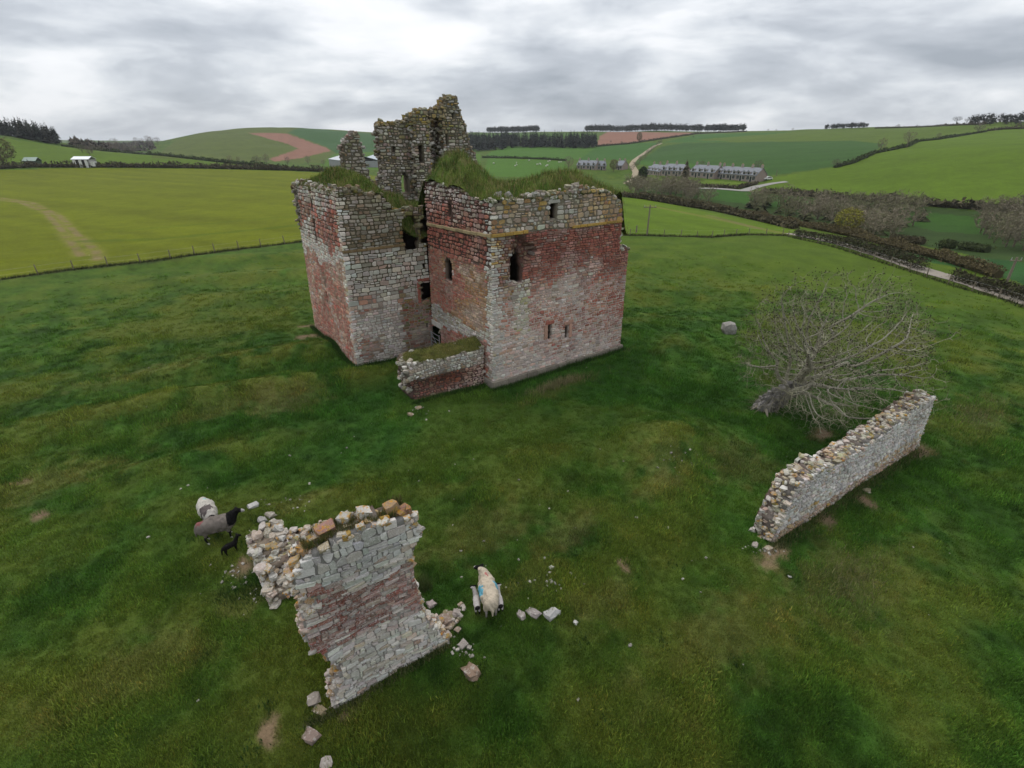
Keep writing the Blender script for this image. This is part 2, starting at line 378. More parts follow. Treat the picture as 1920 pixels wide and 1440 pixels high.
ground = mesh_obj('ground', np.stack([GX, GY, GZ], -1).reshape(-1, 3), Fq[:, ::-1], m_ground, None, gc.reshape(-1, 3), True)
tag(ground, 'rolling green pasture and fields around the ruined tower', None, None, 'structure')
# ------------------------------------------------------------------ masonry
m_stone = mat('rubble_stone', .92, grain=((1.3, .18), (9, .26), (38, .36)), bump=((14, .6, .03), (55, .5, .012)),
              crust=((5.5, .58, .70, (.42, .40, .365), .4), (17, .60, .70, (.54, .52, .48), .45), (46, .61, .68, (.54, .52, .49), .45), (60, .62, .70, (.10, .085, .07), .5), (2.3, .62, .74, (.20, .17, .075), .35)))
m_crust = mat('crusted_stone', .92, grain=((1.3, .15), (9, .22), (38, .34)), bump=((14, .6, .03), (55, .6, .014)),
              crust=((4, .56, .68, (.47, .455, .43), .4), (15, .53, .64, (.62, .60, .57), .5), (42, .54, .61, (.60, .58, .55), .5), (60, .60, .68, (.11, .095, .08), .6)))
m_lich = mat('lichened_stone', .92, grain=((1.3, .18), (9, .26), (38, .36)), bump=((14, .6, .03), (55, .5, .012)),
             crust=((5.5, .56, .68, (.40, .39, .365), .5), (6.5, .50, .58, (.30, .20, .04), .75), (11, .55, .60, (.46, .20, .018), .9), (46, .60, .68, (.50, .49, .47), .5)))
m_mortar = mat('lime_mortar', .95, grain=((2, .2), (16, .3), (60, .3)), bump=((25, .8, .03),))
m_turf = mat('turf', .95, grain=((1.2, .3), (7, .4), (30, .4)), bump=((6, .7, .12), (30, .7, .04)), spec=.1)
m_blade = mat('grass_blade', .8, grain=((3, .3),), spec=.15)
m_rock = mat('field_stone', .92, grain=((3, .2), (14, .28), (50, .3)), bump=((12, .6, .03), (50, .5, .01)), crust=((9, .55, .66, (.52, .50, .46), .6),))
RED, DKRED, GREY, PALE, BROWN = map(np.array, ((.35, .118, .084), (.235, .084, .062), (.42, .40, .355), (.60, .565, .51), (.25, .175, .115)))
OCHRE, ORANGE, MOSS, PINKS, BUFF, DARK = map(np.array, ((.36, .225, .055), (.52, .22, .018), (.105, .105, .03), (.47, .27, .20), (.40, .30, .18), (.07, .055, .045)))
_cube = []
for a in (-1, 0, 1):
    for b in (-1, 0, 1):
        for c in (-1, 0, 1):
            if max(abs(a), abs(b), abs(c)) == 1: _cube.append((a, b, c))
_ci = {p: i for i, p in enumerate(_cube)}
_cf = []
for ax in range(3):
    for sg in (-1, 1):
        for i in (-1, 0):
            for j in (-1, 0):
                q = []
                for di, dj in ((0, 0), (1, 0), (1, 1), (0, 1)):
                    p = [0, 0, 0]; p[ax] = sg; p[(ax + 1) % 3] = i + di; p[(ax + 2) % 3] = j + dj; q.append(_ci[tuple(p)])
                _cf.append(tuple(q if sg > 0 else q[::-1]))
_cube = np.array(_cube, float)
_cube_s = _cube / np.linalg.norm(_cube, axis=1)[:, None]
def rot(rx, ry, rz):
    cx_, sx, cy_, sy, cz_, sz = math.cos(rx), math.sin(rx), math.cos(ry), math.sin(ry), math.cos(rz), math.sin(rz)
    return np.array([[cz_, -sz, 0], [sz, cz_, 0], [0, 0, 1]]) @ np.array([[cy_, 0, sy], [0, 1, 0], [-sy, 0, cy_]]) @ np.array([[1, 0, 0], [0, cx_, -sx], [0, sx, cx_]])
def rock(c, size, rz=0., tilt=.2, rough=.14, rnd=.45, B=None):
    """a broken stone: a rounded, jittered block"""
    p = _cube * (1 - rnd) * .86 + _cube_s * rnd * 1.12 + rng.normal(0, rough, (26, 3))
    p = p * np.asarray(size) / 2
    p = p @ (B if B is not None else rot(rng.normal(0, tilt), rng.normal(0, tilt), rz)).T
    return p + np.asarray(c), _cf
CAMP = np.array([0, 0, CAM_H])
def score(p, a, n=None):
    d = CAMP - p; L_ = np.linalg.norm(d); f = 1 if n is None else max(float(d @ n) / L_, 0); return a * f / L_ ** 2
def specks(V, cc, prob, *cols):             # lichen on part of a stone
    k = np.broadcast_to(cc, (len(V), 3)).copy()
    if rng.random() < prob:
        c_ = cols[int(rng.integers(len(cols)))]; m = (V[:, 2] > V[:, 2].mean() - .02) & (rng.random(len(V)) < .6); k[m] = k[m] * .25 + c_ * .75
    return k
class Wall:
    """a vertical slab of rubble masonry: core with mortar, faced with separate stones"""
    def __init__(s, o, ang, length, height, inside, thick=1.2, cell=.18, batter=0., z0=-.3, bow=None, bl=0., br=0., ends=False):
        s.o = np.array([o[0], o[1], 0.]); s.d = np.array([math.cos(R(ang)), math.sin(R(ang)), 0.]); s.n = np.array([math.sin(R(ang)), -math.cos(R(ang)), 0.])
        s.len, s.h, s.inside, s.t, s.cell, s.b, s.z0 = length, height, inside, thick, cell, batter, z0
        s.stones = []; s.bow = bow; s.bl, s.br, s.ends = bl, br, ends; s.wash = 1.0; s.lich = False
    def P(s, u, v, d):
        u = np.asarray(u, float); v = np.asarray(v, float); d = np.asarray(d, float)
        d = d - s.b * np.maximum(v, 0); q = np.clip(u / s.len, 0, 1); u = u + np.maximum(v, 0) * (s.bl * (1 - q) - s.br * q)
        if s.bow is not None: d = d + s.bow(u, v)
        return s.o + u[..., None] * s.d + d[..., None] * s.n + v[..., None] * np.array([0, 0, 1.])
    def core(s, name, mcol, parent, recess=.03, jit=.025, material=None):
        c = s.cell; nu = int(math.ceil(s.len / c)); nv = int(math.ceil((s.h - s.z0) / c)); cu = s.len / nu
        U_, V_ = np.meshgrid((np.arange(nu) + .5) * cu, s.z0 + (np.arange(nv) + .5) * c, indexing='ij')
        m = s.inside(U_, V_); s.mask = m; s.cu = cu
        gu, gv = np.meshgrid(np.arange(nu + 1) * cu, s.z0 + np.arange(nv + 1) * c, indexing='ij')
        ju = rng.uniform(-1, 1, gu.shape) * jit * 1.5; jv = rng.uniform(-1, 1, gu.shape) * jit * 1.5; ju[0] = ju[-1] = 0
        gu = gu.copy(); gu[0] += .07; gu[-1] -= .07
        fr = s.P(gu + ju, gv + jv, -recess + rng.uniform(-1, 1, gu.shape) * jit).reshape(-1, 3)
        bk = s.P(gu + ju, gv + jv, np.full(gu.shape, -s.t) + rng.uniform(-1, 1, gu.shape) * jit).reshape(-1, 3)
        n1_ = len(fr); I = np.arange(n1_).reshape(nu + 1, nv + 1); F = []
        mp = np.pad(m, 1)
        for i, j in zip(*np.nonzero(m)):
            a, b, d_, e_ = I[i, j], I[i + 1, j], I[i + 1, j + 1], I[i, j + 1]
            F.append((a, b, d_, e_)); F.append((n1_ + e_, n1_ + d_, n1_ + b, n1_ + a))
            if not mp[i, j + 1]: F.append((n1_ + a, a, e_, n1_ + e_))
            if not mp[i + 2, j + 1]: F.append((b, n1_ + b, n1_ + d_, d_))
            if not mp[i + 1, j]: F.append((a, n1_ + a, n1_ + b, b))
            if not mp[i + 1, j + 2]: F.append((e_, d_, n1_ + d_, n1_ + e_))
        cc = mcol(gu.ravel(), gv.ravel()); V = np.concatenate([fr, bk]); Cc = np.concatenate([cc, cc * 0 + np.array([.125, .085, .065])])  # brown inner stone on back vertices; also paints shade into the depth of openings
        F = np.array(F); used = np.unique(F); re = np.full(len(V), -1); re[used] = np.arange(len(used))
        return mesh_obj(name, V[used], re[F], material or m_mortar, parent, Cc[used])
    def face(s, colf, ch=(.16, .30), sw=(.25, .6), gap=.018, out=(.0, .05), split=.25, cut=(.10, .30), wob=.05, d0=0., region=None, flip=False, chf=None, bev=.035, irr=.045):
        s.bev = bev; s.irr = irr
        """lay courses of stones over the face"""
        v = s.z0; k = 0
        while v < s.h:
            hh = rng.uniform(*ch) * (chf(v) if chf else 1.0); vm_ = v + hh / 2
            us = np.arange(0, s.len + 1e-6, .04)
            ok = s.inside(us, np.full(us.shape, vm_))
            if region is not None: ok &= region(us, np.full(us.shape, vm_))
            ed = np.flatnonzero(np.diff(np.concatenate([[0], ok.astype(int), [0]])))
            for a, b in zip(ed[::2], ed[1::2]):
                u = us[a]; ue = us[b - 1] + .04 if b - 1 < len(us) - 1 else s.len
                ue = min(ue, s.len)
                while u < ue - .06:
                    wd = (sw[0] + (sw[1] - sw[0]) * rng.random() ** 1.6 * 1.25) * (.7 + .6 * min(hh / .25, 1.3) * .6)
                    if ue - (u + wd) < sw[0] * .6: wd = ue - u
                    s._stone(u, u + wd, v, v + hh, colf, gap, out, cut, wob, d0, split, flip)
                    u += wd
            v += hh; k += 1
    def _wob(s, u, v, w): return (vnoise(u * .55, v * 1.7, 11) - .5) * 2 * w + (vnoise(u * 2.3, v * 5, 12) - .5) * w
    def _stone(s, u0, u1, v0, v1, colf, gap, out, cut, wob, d0, split, flip):
        if rng.random() < split and v1 - v0 > .15:
            if rng.random() < .6:
                q = v0 + (v1 - v0) * rng.uniform(.35, .65)
                if u1 - u0 > .42 and rng.random() < .5:
                    mu = u0 + (u1 - u0) * rng.uniform(.35, .65)
                    for a, b, c_, d_ in ((u0, u1, v0, q), (u0, mu, q, v1), (mu, u1, q, v1)): s._stone(a, b, c_, d_, colf, gap, out, cut, wob, d0, 0, flip)
                else:
                    for c_, d_ in ((v0, q), (q, v1)): s._stone(u0, u1, c_, d_, colf, gap, out, cut, wob, d0, 0, flip)
                return
        uc, vc = (u0 + u1) / 2, (v0 + v1) / 2
        g = gap * rng.uniform(.6, 1.7); wu, wv = u1 - u0, v1 - v0
        j = lambda a: rng.normal(0, a)
        c1 = [rng.uniform(*cut) for _ in range(4)]
        k = min(wv, wu)
        L0, L1, B0, B1 = u0 + g, u1 - g, v0 + g * .8, v1 - g * .8
        pts = np.array([(L0 + c1[0] * k, B0), (L1 - c1[1] * k, B0), (L1, B0 + c1[1] * k * .8), (L1, B1 - c1[2] * k * .8),
                        (L1 - c1[2] * k, B1), (L0 + c1[3] * k, B1), (L0, B1 - c1[3] * k * .8), (L0, B0 + c1[0] * k * .8)])
        pts += rng.normal(0, s.irr * k, pts.shape); pts[:, 1] += (pts[:, 0] - uc) * rng.normal(0, s.irr * .8)
        uu, vv = pts[:, 0], pts[:, 1]
        vv = vv + s._wob(uu, vv, wob)
        od = d0 + rng.uniform(*out); ins = min(.24 * k, s.bev)
        ctr = np.array([uu.mean(), vv.mean()]); dv = np.stack([uu, vv], 1) - ctr; L_ = np.linalg.norm(dv, axis=1, keepdims=True)
        inn = ctr + dv * (1 - ins / np.maximum(L_, ins * 1.5))
        tilt = rng.normal(0, .03, 2)
        n8 = np.full(8, 1.)
        dt = od + (inn - ctr) @ tilt + rng.normal(0, .006, 8)
        sg = -1. if flip else 1.
        base = -s.t if flip else 0.
        V = np.concatenate([s.P(uu, vv, base + sg * (-.10) * n8), s.P(uu, vv, base + sg * (od - s.bev * .8) * n8), s.P(inn[:, 0], inn[:, 1], base + sg * dt)])
        F = [tuple(range(16, 24))]
        for a in range(8):
            b = (a + 1) % 8; F.append((a, b, 8 + b, 8 + a)); F.append((8 + a, 8 + b, 16 + b, 16 + a))
        if flip: F = [f[::-1] for f in F]
        cf = lambda: np.asarray(colf(np.array([uc]), np.array([vc]))).reshape(-1)
        cc = .5 * cf() + .25 * cf() + .25 * cf()
        st_ = float(fbm(np.array(uc * 1.1 + s.o[0]), np.array(vc * .22), 3, 81)); wh = float(fbm(np.array(uc * .8 + s.o[1]), np.array(vc * .8), 4, 85))
        k_ = min(max((wh - .52) * 3.2, 0), .55) * s.wash * .75; cc = cc * (1 - k_) + np.array([.50, .45, .40]) * k_; cc = cc * (.72 + .56 * st_)
        cc = np.clip(cc * 1.1 * rng.uniform(.74, 1.26) * (1 + rng.normal(0, .03, 3)), .008, .8)
        s.stones.append((V, F, cc, score(V[16:].mean(0), wu * wv, s.n * sg)))
    def rubble(s, colf, size=(.22, .42), dens=1.0, sides=True, tops=True, lift=.0, minz=.2, rough=.16, lich=None):
        """loose core stones along broken tops and ends"""
        c = s.cell; nu, nv = s.mask.shape; pm = np.pad(s.mask, 1); o_ = np.zeros_like(pm); o_[:, -1] = True; o_[0] = o_[-1] = ~pm[0]
        while True:                             # the open air round the wall; window holes are left clear
            q = o_.copy(); q[1:] |= o_[:-1]; q[:-1] |= o_[1:]; q[:, 1:] |= o_[:, :-1]; q[:, :-1] |= o_[:, 1:]; q &= ~pm
            if (q == o_).all(): break
            o_ = q
        mp = ~o_
        for i, j in zip(*np.nonzero(s.mask)):
            u = (i + .5) * s.cu; v = s.z0 + (j + .5) * c
            if v < minz: continue
            jobs = []
            if tops and not mp[i + 1, j + 2]: jobs.append((u, v + c * .5 + lift, 1))
            if sides and not mp[i, j + 1] and i > 0: jobs.append((u - c * .5, v, 0))
            if sides and not mp[i + 2, j + 1] and i < nu - 1: jobs.append((u + c * .5, v, 0))
            if sides and (i == 0 or i == nu - 1) and s.ends: jobs.append(((.03 if i == 0 else s.len - .03), v, 0))
            for (a, b, top) in jobs:
                k = s.t * c * dens / (np.mean(size) ** 2) * (1.0 if top else .9); k = int(k) + (rng.random() < k % 1)
                for _ in range(k):
                    sz = rng.uniform(*size); d_ = -rng.uniform(.02, .98) * s.t
                    p = s.P(np.array([a + rng.normal(0, c * .35)]), np.array([b + rng.normal(0, c * .3)]), np.array([d_]))[0]
                    V, F = rock(p, (sz * rng.uniform(.8, 1.4), sz * rng.uniform(.7, 1.1), sz * rng.uniform(.4, .75)), math.atan2(s.d[1], s.d[0]) + rng.normal(0, .5), .2, rough)
                    cf = lambda: np.asarray(colf(np.array([a]), np.array([b]))).reshape(-1)
                    cc = np.clip((.4 * cf() + .2 * cf() + .2 * cf() + .2 * cf()) * rng.uniform(.75, 1.2), .008, .8)
                    s.stones.append((V, F, cc, score(p, sz * sz * .6)) + ((1,) if lich is not None and rng.random() < lich[0] else ()))
def emit_stones(lists, quota, one='stone', rest='small_stones', restparent=None, sm=None):
    sm = sm or m_stone
    """lists: [(stones, parent)] - the stones that show largest become objects of their own, the others one mesh per parent"""
    allst = sorted(((st[3], a, b) for a, (ss, _) in enumerate(lists) for b, st in enumerate(ss)), reverse=True)
    single = {(a, b) for _, a, b in allst[:quota]}
    mb = MB(); ml = MB()
    for a, (ss, par) in enumerate(lists):
        for b, (V, F, cc, sc_, *lx) in enumerate(ss):
            if (a, b) in single:
                o_ = V.mean(0); mesh_obj(one, V, F, m_lich if lx else sm, par, np.broadcast_to(cc, (len(V), 3)) if np.ndim(cc) == 1 else cc, False, o_)
            else: (ml if lx else mb).add(V, F, cc)
    if ml.n: tag(ml.build('lichened_stones', m_lich, restparent or lists[0][1]), kind='stuff')
    if mb.n: tag(mb.build(rest, sm, restparent or lists[0][1]), kind='stuff')
def pick(r_, *opts):                       # opts: (cum. probability, colour)
    for p, c_ in opts:
        if r_ < p: return c_
    return opts[-1][1]
def prof(pts):
    xs = [p[0] for p in pts]; ys = [p[1] for p in pts]
    return lambda u: np.interp(u, xs, ys)
def pin(P):                                # polygon test as a function
    P = np.array(P, float)
    return lambda u, v: inpoly(P, np.asarray(u, float), np.asarray(v, float))
def blades(mb, pts, length, width, colf, lean=.5, up=(0, 0, 1), taper=True):
    """thin grass blades at points (n,3)"""
    n = len(pts); pts = np.asarray(pts); L_ = rng.uniform(length[0], length[1], n); an = rng.uniform(0, 2 * math.pi, n); ln = rng.uniform(0, lean, n); a2 = rng.uniform(0, 2 * math.pi, n)
    wd = rng.uniform(width[0], width[1], n) / 2
    wx, wy = np.cos(a2) * wd, np.sin(a2) * wd
    a_ = pts + np.stack([wx, wy, 0 * wx - .02], 1); b_ = pts - np.stack([wx, wy, 0 * wx + .02], 1)
    t_ = pts + np.stack([np.cos(an) * ln * L_, np.sin(an) * ln * L_, L_ * np.sqrt(1 - np.minimum(ln, .95) ** 2)], 1)
    V = np.stack([a_, b_, t_], 1).reshape(-1, 3); cc = colf(pts)
    mb.v.append(V); k = mb.n; mb.f.extend([(k + 3 * i, k + 3 * i + 1, k + 3 * i + 2) for i in range(n)]); mb.n += 3 * n
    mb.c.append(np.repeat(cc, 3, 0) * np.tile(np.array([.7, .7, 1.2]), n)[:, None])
# ------------------------------------------------------------------ ruined tower house
CA = 35.0; UU = np.array([math.cos(R(CA)), math.sin(R(CA)), 0]); WW = np.array([-math.sin(R(CA)), math.cos(R(CA)), 0]); C0 = np.array([-1.1, 26.74, 0])
def LC(u, w_, z=0.): return C0 + UU * u + WW * w_ + np.array([0, 0, z])
tower = empty('ruined_tower', LC(2, 8, 0))
tag(tower, 'roofless red and grey rubble tower house with turf growing on its wall heads', 'tower')
castle = []
def rects(*rs):
    def f(u, v):
        m = np.zeros(np.shape(u), bool)
        for a, b, c_, d_ in rs: m |= (u > a) & (u < b) & (v > c_) & (v < d_)
        return m
    return f
def jag(u, k, a=.12): return (vnoise(u * 2.4, 0 * u, k) - .5) * 2 * a + (vnoise(u * 7, 0 * u, k + 1) - .5) * a
def mixc(a, b, t): t = np.clip(t, 0, 1)[..., None]; return a * (1 - t) + b * t

# --- long front, C to D
topCD = prof([(0, 10.3), (1, 10.35), (2.7, 10.6), (4, 10.55), (5.7, 10.72), (7.2, 10.7), (8.6, 10.4), (9.3, 10.05), (9.72, 9.8), (9.74, 7.05), (10.6, 6.95)])
brk = pin([(1.35, 6.05), (1.98, 6.0), (2.1, 7.0), (2.6, 7.35), (3.05, 7.6), (2.75, 8.0), (2.3, 8.1), (2.2, 8.55), (1.75, 8.6), (1.6, 8.1), (1.45, 7.6), (1.3, 7.0)])
brk_deep = pin([(1.38, 6.05), (1.95, 6.05), (2.02, 7.45), (1.75, 7.9), (1.4, 7.5)])
hCD = rects((3.95, 4.42, 9.25, 10.05), (3.97, 4.32, 2.15, 3.1), (5.42, 5.78, 1.9, 2.8))
wCD = Wall(LC(0, 0), CA, 10.6, 10.9, lambda u, v: (v < topCD(u) + jag(u, 3)) & ~hCD(u, v) & ~brk_deep(u, v), .5, .17, .016, bl=.016, bow=lambda u, v: -.28 * brk(u, v))
def colCD(u, v):
    r_ = rng.random(); nz_ = float(fbm(u * .9, v * .9, 3, 41)[0]); nb = float(fbm(u * .35, v * .6, 2, 71)[0]); u, v = float(u[0]), float(v[0])
    if v < 8.6: v = min(v + (nz_ - .5) * 2.6, 8.6); u += (nb - .5) * .5
    if v > 8.65:
        if nz_ > .55 and r_ < .5: return OCHRE * 1.05
        return pick(r_, (.34, GREY), (.52, PALE), (.74, BROWN * 1.2), (.88, np.array([.26, .13, .095])), (1, OCHRE))
    if u < .42 + .35 * ((v * 2.2) % 1 < .5): return pick(r_, (.6, GREY), (.9, PALE * .9), (1, BUFF)) if not (6.9 < v < 8.4 and r_ < .35) else OCHRE * 1.3
    if u < 1.6 and v > 5.5: return pick(r_, (.4, GREY * .8), (.65, BROWN), (.85, RED * .8), (1, OCHRE))
    if 1.5 < u < 2.6 and 3.0 < v < 6.2: return pick(r_, (.45, np.array([.27, .24, .12])), (.8, GREY * .95), (1, PALE))
    wash = np.clip((5.4 - v) / 5.0, 0, 1) * .75 + (nb - .5) * 1.5 + max(0, (2.9 - u)) * .16
    if v < 6.2 and r_ < wash + .08: return pick(rng.random(), (.45, np.array([.44, .38, .345])), (.75, PALE * .95), (1, PINKS))
    if v > 6.0: return pick(r_, (.5, DKRED * 1.15), (.88, RED * .82), (.96, BROWN), (1, GREY * .7))
    return pick(r_, (.45, RED * .95), (.68, DKRED * 1.25), (.86, PINKS * .8), (1, BROWN * 1.2))
def mortCD(u, v):
    c_ = mixc(np.array([.54, .45, .40]), np.array([.12, .062, .05]), sstep(4.2, 7.4, v + (fbm(u * .7, v * .7, 3, 41) - .5) * 3))
    return mixc(c_, np.array([.19, .165, .125]), sstep(8.4, 8.7, v))
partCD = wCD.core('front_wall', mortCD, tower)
regCD = lambda u, v: ~brk(u, v)
wCD.face(colCD, (.10, .20), (.18, .48), .017, (-.016, .018), .15, region=lambda u, v: regCD(u, v) & (v < 5.9), wob=.05)
wCD.face(lambda u, v: colCD(u, v), (.10, .18), (.2, .5), .014, (-.01, .04), .25, region=lambda u, v: regCD(u, v) & (v >= 5.9) & (v < 8.62))
wCD.face(colCD, (.18, .32), (.22, .5), .026, (-.02, .05), .3, region=lambda u, v: v >= 8.62, cut=(.15, .38))
wCD.face(lambda u, v: pick(rng.random(), (.4, DARK * 1.3), (.7, DKRED * .9), (1, BROWN * .7))[None], (.14, .3), (.2, .4), .03, (-.03, .12), .3, region=lambda u, v: brk(u, v) & (v > 6.1), cut=(.2, .4), wob=.12)
GREYTOP = lambda u, v: pick(rng.random(), (.35, GREY), (.6, PALE), (.8, BROWN * 1.2), (1, MOSS * 1.6))[None]
wCD.rubble(GREYTOP, (.16, .36), .8, lift=-.03)
castle.append((wCD.stones, partCD))

# --- entrance side, E to C
EW = 7.75
topEC = prof([(0, 10.9), (1, 10.85), (4.6, 10.75), (6.5, 10.4), (7.75, 10.3)])
hEC = rects((EW - 4.75, EW - 4.3, 9.25, 9.95))
winEC = pin([(EW - 5.55, 5.3), (EW - 4.6, 5.25), (EW - 4.58, 6.35), (EW - 4.8, 6.7), (EW - 5.2, 6.8), (EW - 5.55, 6.45)])
doorEC = rects((-1, EW - 6.55, -1, 1.8))
wEC = Wall(LC(0, EW), CA - 90, EW, 11.0, lambda u, v: (v < topEC(u) + jag(u, 8, .1)) & ~hEC(u, v) & ~winEC(u, v) & ~doorEC(u, v), .45, .17, .016, br=.016)
def colEC(u, v):
    r_ = rng.random(); nz_ = float(fbm(u * .8, v * .8, 3, 43)[0]); u, v = float(u[0]), float(v[0]); v += (nz_ - .5) * 2.0
    if u > EW - .45 - .3 * ((v * 2.2) % 1 < .5): return pick(r_, (.6, GREY), (.9, PALE * .95), (1, BUFF))
    if ((u - EW + 5.03) / .62) ** 2 + ((v - 6.0) / .95) ** 2 < 1: return pick(r_, (.6, PALE * .85), (1, PINKS))
    if v > 9.7: return pick(r_, (.4, GREY * .95), (.6, PALE * .9), (.85, np.array([.30, .15, .115])), (1, RED))
    if v > 8.5: return pick(r_, (.55, RED * 1.05), (.75, DKRED * 1.2), (.9, PINKS * .75), (1, GREY))
    if v > 6.9: return pick(r_, (.5, DKRED * 1.25), (.85, RED * .95), (1, BROWN))
    if 2.3 < v < 3.2 + (nz_ - .5): return pick(r_, (.5, GREY * .9), (.8, PALE * .8), (1, np.array([.25, .22, .13])))
    if nz_ > .52 and v > 3: return pick(r_, (.5, np.array([.30, .16, .07])), (.75, PINKS * .85), (1, np.array([.34, .22, .12])))
    return pick(r_, (.4, RED), (.6, PINKS * .8), (.8, DKRED * 1.3), (1, BROWN * 1.2))
mortEC = lambda u, v: mixc(np.array([.33, .25, .20]), np.array([.085, .05, .04]), sstep(6.3, 7.3, v))
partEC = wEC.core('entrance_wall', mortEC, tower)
wEC.face(colEC, (.11, .21), (.18, .46), .014, (-.012, .025), .3, region=lambda u, v: v < 6.9)
wEC.face(colEC, (.18, .30), (.22, .46), .032, (-.03, .06), .2, region=lambda u, v: v >= 6.9, cut=(.15, .36))
wEC.rubble(GREYTOP, (.16, .34), .8, lift=-.03)
castle.append((wEC.stones, partEC))

# --- wing, entrance side, B to E
topBE = prof([(0, 10.75), (1.6, 10.6), (2.3, 10.3), (3.0, 9.9), (3.7, 9.35), (4.2, 9.1), (4.7, 9.25), (5.6, 9.5)])
hBE = rects((4.9, 5.62, 3.5, 4.8), (5.2, 5.38, 5.6, 6.02), (5.12, 5.28, 1.55, 1.85))
bigBE = pin([(4.05, 6.95), (5.0, 6.8), (5.05, 7.4), (5.1, 8.75), (4.6, 9.0), (4.0, 8.8)])
big2 = pin([(5.22, 7.2), (5.6, 7.2), (5.6, 8.75), (5.3, 8.85)])
insBE = lambda u, v: (v < topBE(u) + jag(u, 13, .16)) & ~hBE(u, v) & ~bigBE(u, v) & ~big2(u, v)
wBE = Wall(LC(-5.5, EW), CA, 5.62, 10.9, insBE, .5, .17, .018, bl=.022)
def colBE(u, v):
    r_ = rng.random(); nz_ = float(fbm(u * .8 + 9, v * .8, 3, 45)[0]); u, v = float(u[0]), float(v[0]); v += (nz_ - .5) * 2.2 * (abs(v - 7.2) > .5)
    if u < .35 + .25 * ((v * 2.2) % 1 < .5): return pick(r_, (.5, GREY * 1.05), (.85, PALE), (1, PINKS))
    if v > 8.9 and u > 2.2: return pick(r_, (.5, MOSS * 1.3), (.8, BROWN * .8), (1, GREY * .6))
    if v > 7.3:
        if u > 3.6: return pick(r_, (.5, MOSS * 1.2), (.8, BROWN * .8), (1, RED * .7))
        return pick(r_, (.35, np.array([.17, .14, .085])), (.6, GREY * .75), (.8, np.array([.20, .13, .06])), (1, BROWN))
    if v > 4.4: return pick(r_, (.45, GREY * 1.05), (.68, PALE * .92), (.84, np.array([.26, .23, .15])), (1, PINKS * .8))
    if u > 3.5 and v < 4.5: return pick(r_, (.4, RED * .75), (.6, BROWN), (.8, GREY * .6), (1, MOSS * 1.5))
    if u < 3.4 and r_ < .35 + (nz_ - .5) * 2 - (3.4 - u) * .02 + .18: return pick(rng.random(), (.5, np.array([.44, .38, .34])), (1, PALE * .9))
    return pick(r_, (.35, RED * .85), (.6, PINKS * .85), (.8, BROWN), (1, GREY * .9))
mortBE = lambda u, v: mixc(np.array([.33, .28, .235]), np.array([.10, .085, .055]), sstep(3.5, 5.2, v))
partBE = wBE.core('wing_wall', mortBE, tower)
wBE.face(colBE, (.11, .2), (.2, .46), .015, (-.01, .022), .3, region=lambda u, v: v < 3.7)
wBE.face(colBE, (.19, .31), (.24, .55), .018, (-.012, .03), .25, region=lambda u, v: (v >= 3.7) & (v < 7.15), cut=(.08, .25))
wBE.face(colBE, (.17, .27), (.22, .48), .024, (-.015, .035), .25, region=lambda u, v: v >= 7.3)
MOSSTOP = lambda u, v: pick(rng.random(), (.35, MOSS * 1.4), (.6, BROWN), (.8, GREY * .8), (1, OCHRE * .7))[None]
wBE.rubble(MOSSTOP, (.2, .42), 1.1, lift=-.03)
castle.append((wBE.stones, partBE))

# --- wing, outer side, A to B
AL = 17.3 - EW
hAB = rects((17.3 - 13.35, 17.3 - 12.98, 8.9, 11), (17.3 - 13.55, 17.3 - 13.05, 6.95, 8.6), (17.3 - 12.72, 17.3 - 12.45, 3.0, 3.9), (17.3 - 12.8, 17.3 - 12.42, 4.05, 5.2))
wAB = Wall(LC(-5.5, 17.3), CA - 90, AL, 10.9, lambda u, v: (v < 10.62 + jag(u, 21, .08)) & ~hAB(u, v), .45, .17, .022, br=.018)
def colAB(u, v):
    r_ = rng.random(); nz_ = float(fbm(u * .7 + 4, v * .7, 3, 47)[0]); u, v = float(u[0]), float(v[0]); v += (nz_ - .5) * 2.2
    if u > AL - .4 - .25 * ((v * 2.2) % 1 < .5): return pick(r_, (.5, PALE * .95), (.8, BUFF * 1.1), (1, PINKS))
    if v > 9.6 - .3 * (u > 5): return pick(r_, (.5, GREY * 1.1), (.75, PALE), (1, PINKS))
    if v > 7.7 or (v > 7.1 and u > 4.5): return pick(r_, (.5, RED * 1.15), (.7, PINKS * .75), (.85, DKRED * 1.4), (1, GREY * .9)) if u > 4.4 else pick(r_, (.35, RED), (.65, PINKS * .9), (.85, BROWN * 1.4), (1, GREY))
    if v > 6.1: return pick(r_, (.5, PALE), (.8, GREY * 1.1), (1, PINKS))
    if nz_ > .52: return pick(r_, (.4, RED * 1.1), (.75, PINKS * .85), (1, np.array([.33, .24, .18])))
    return pick(r_, (.4, np.array([.38, .27, .19])), (.7, PINKS), (.85, RED), (1, PALE * .8))
mortAB = lambda u, v: mixc(np.array([.36, .26, .20]), np.array([.12, .075, .06]), sstep(6.2, 8.0, v))
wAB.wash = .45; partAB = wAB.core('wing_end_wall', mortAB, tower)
wAB.face(colAB, (.12, .23), (.2, .46), .014, (-.012, .03), .3, region=lambda u, v: v < 7.1)
wAB.face(colAB, (.19, .31), (.24, .5), .028, (-.02, .05), .2, region=lambda u, v: v >= 7.1, cut=(.12, .34))
wAB.rubble(GREYTOP, (.14, .3), .7, lift=-.03)
castle.append((wAB.stones, partAB))

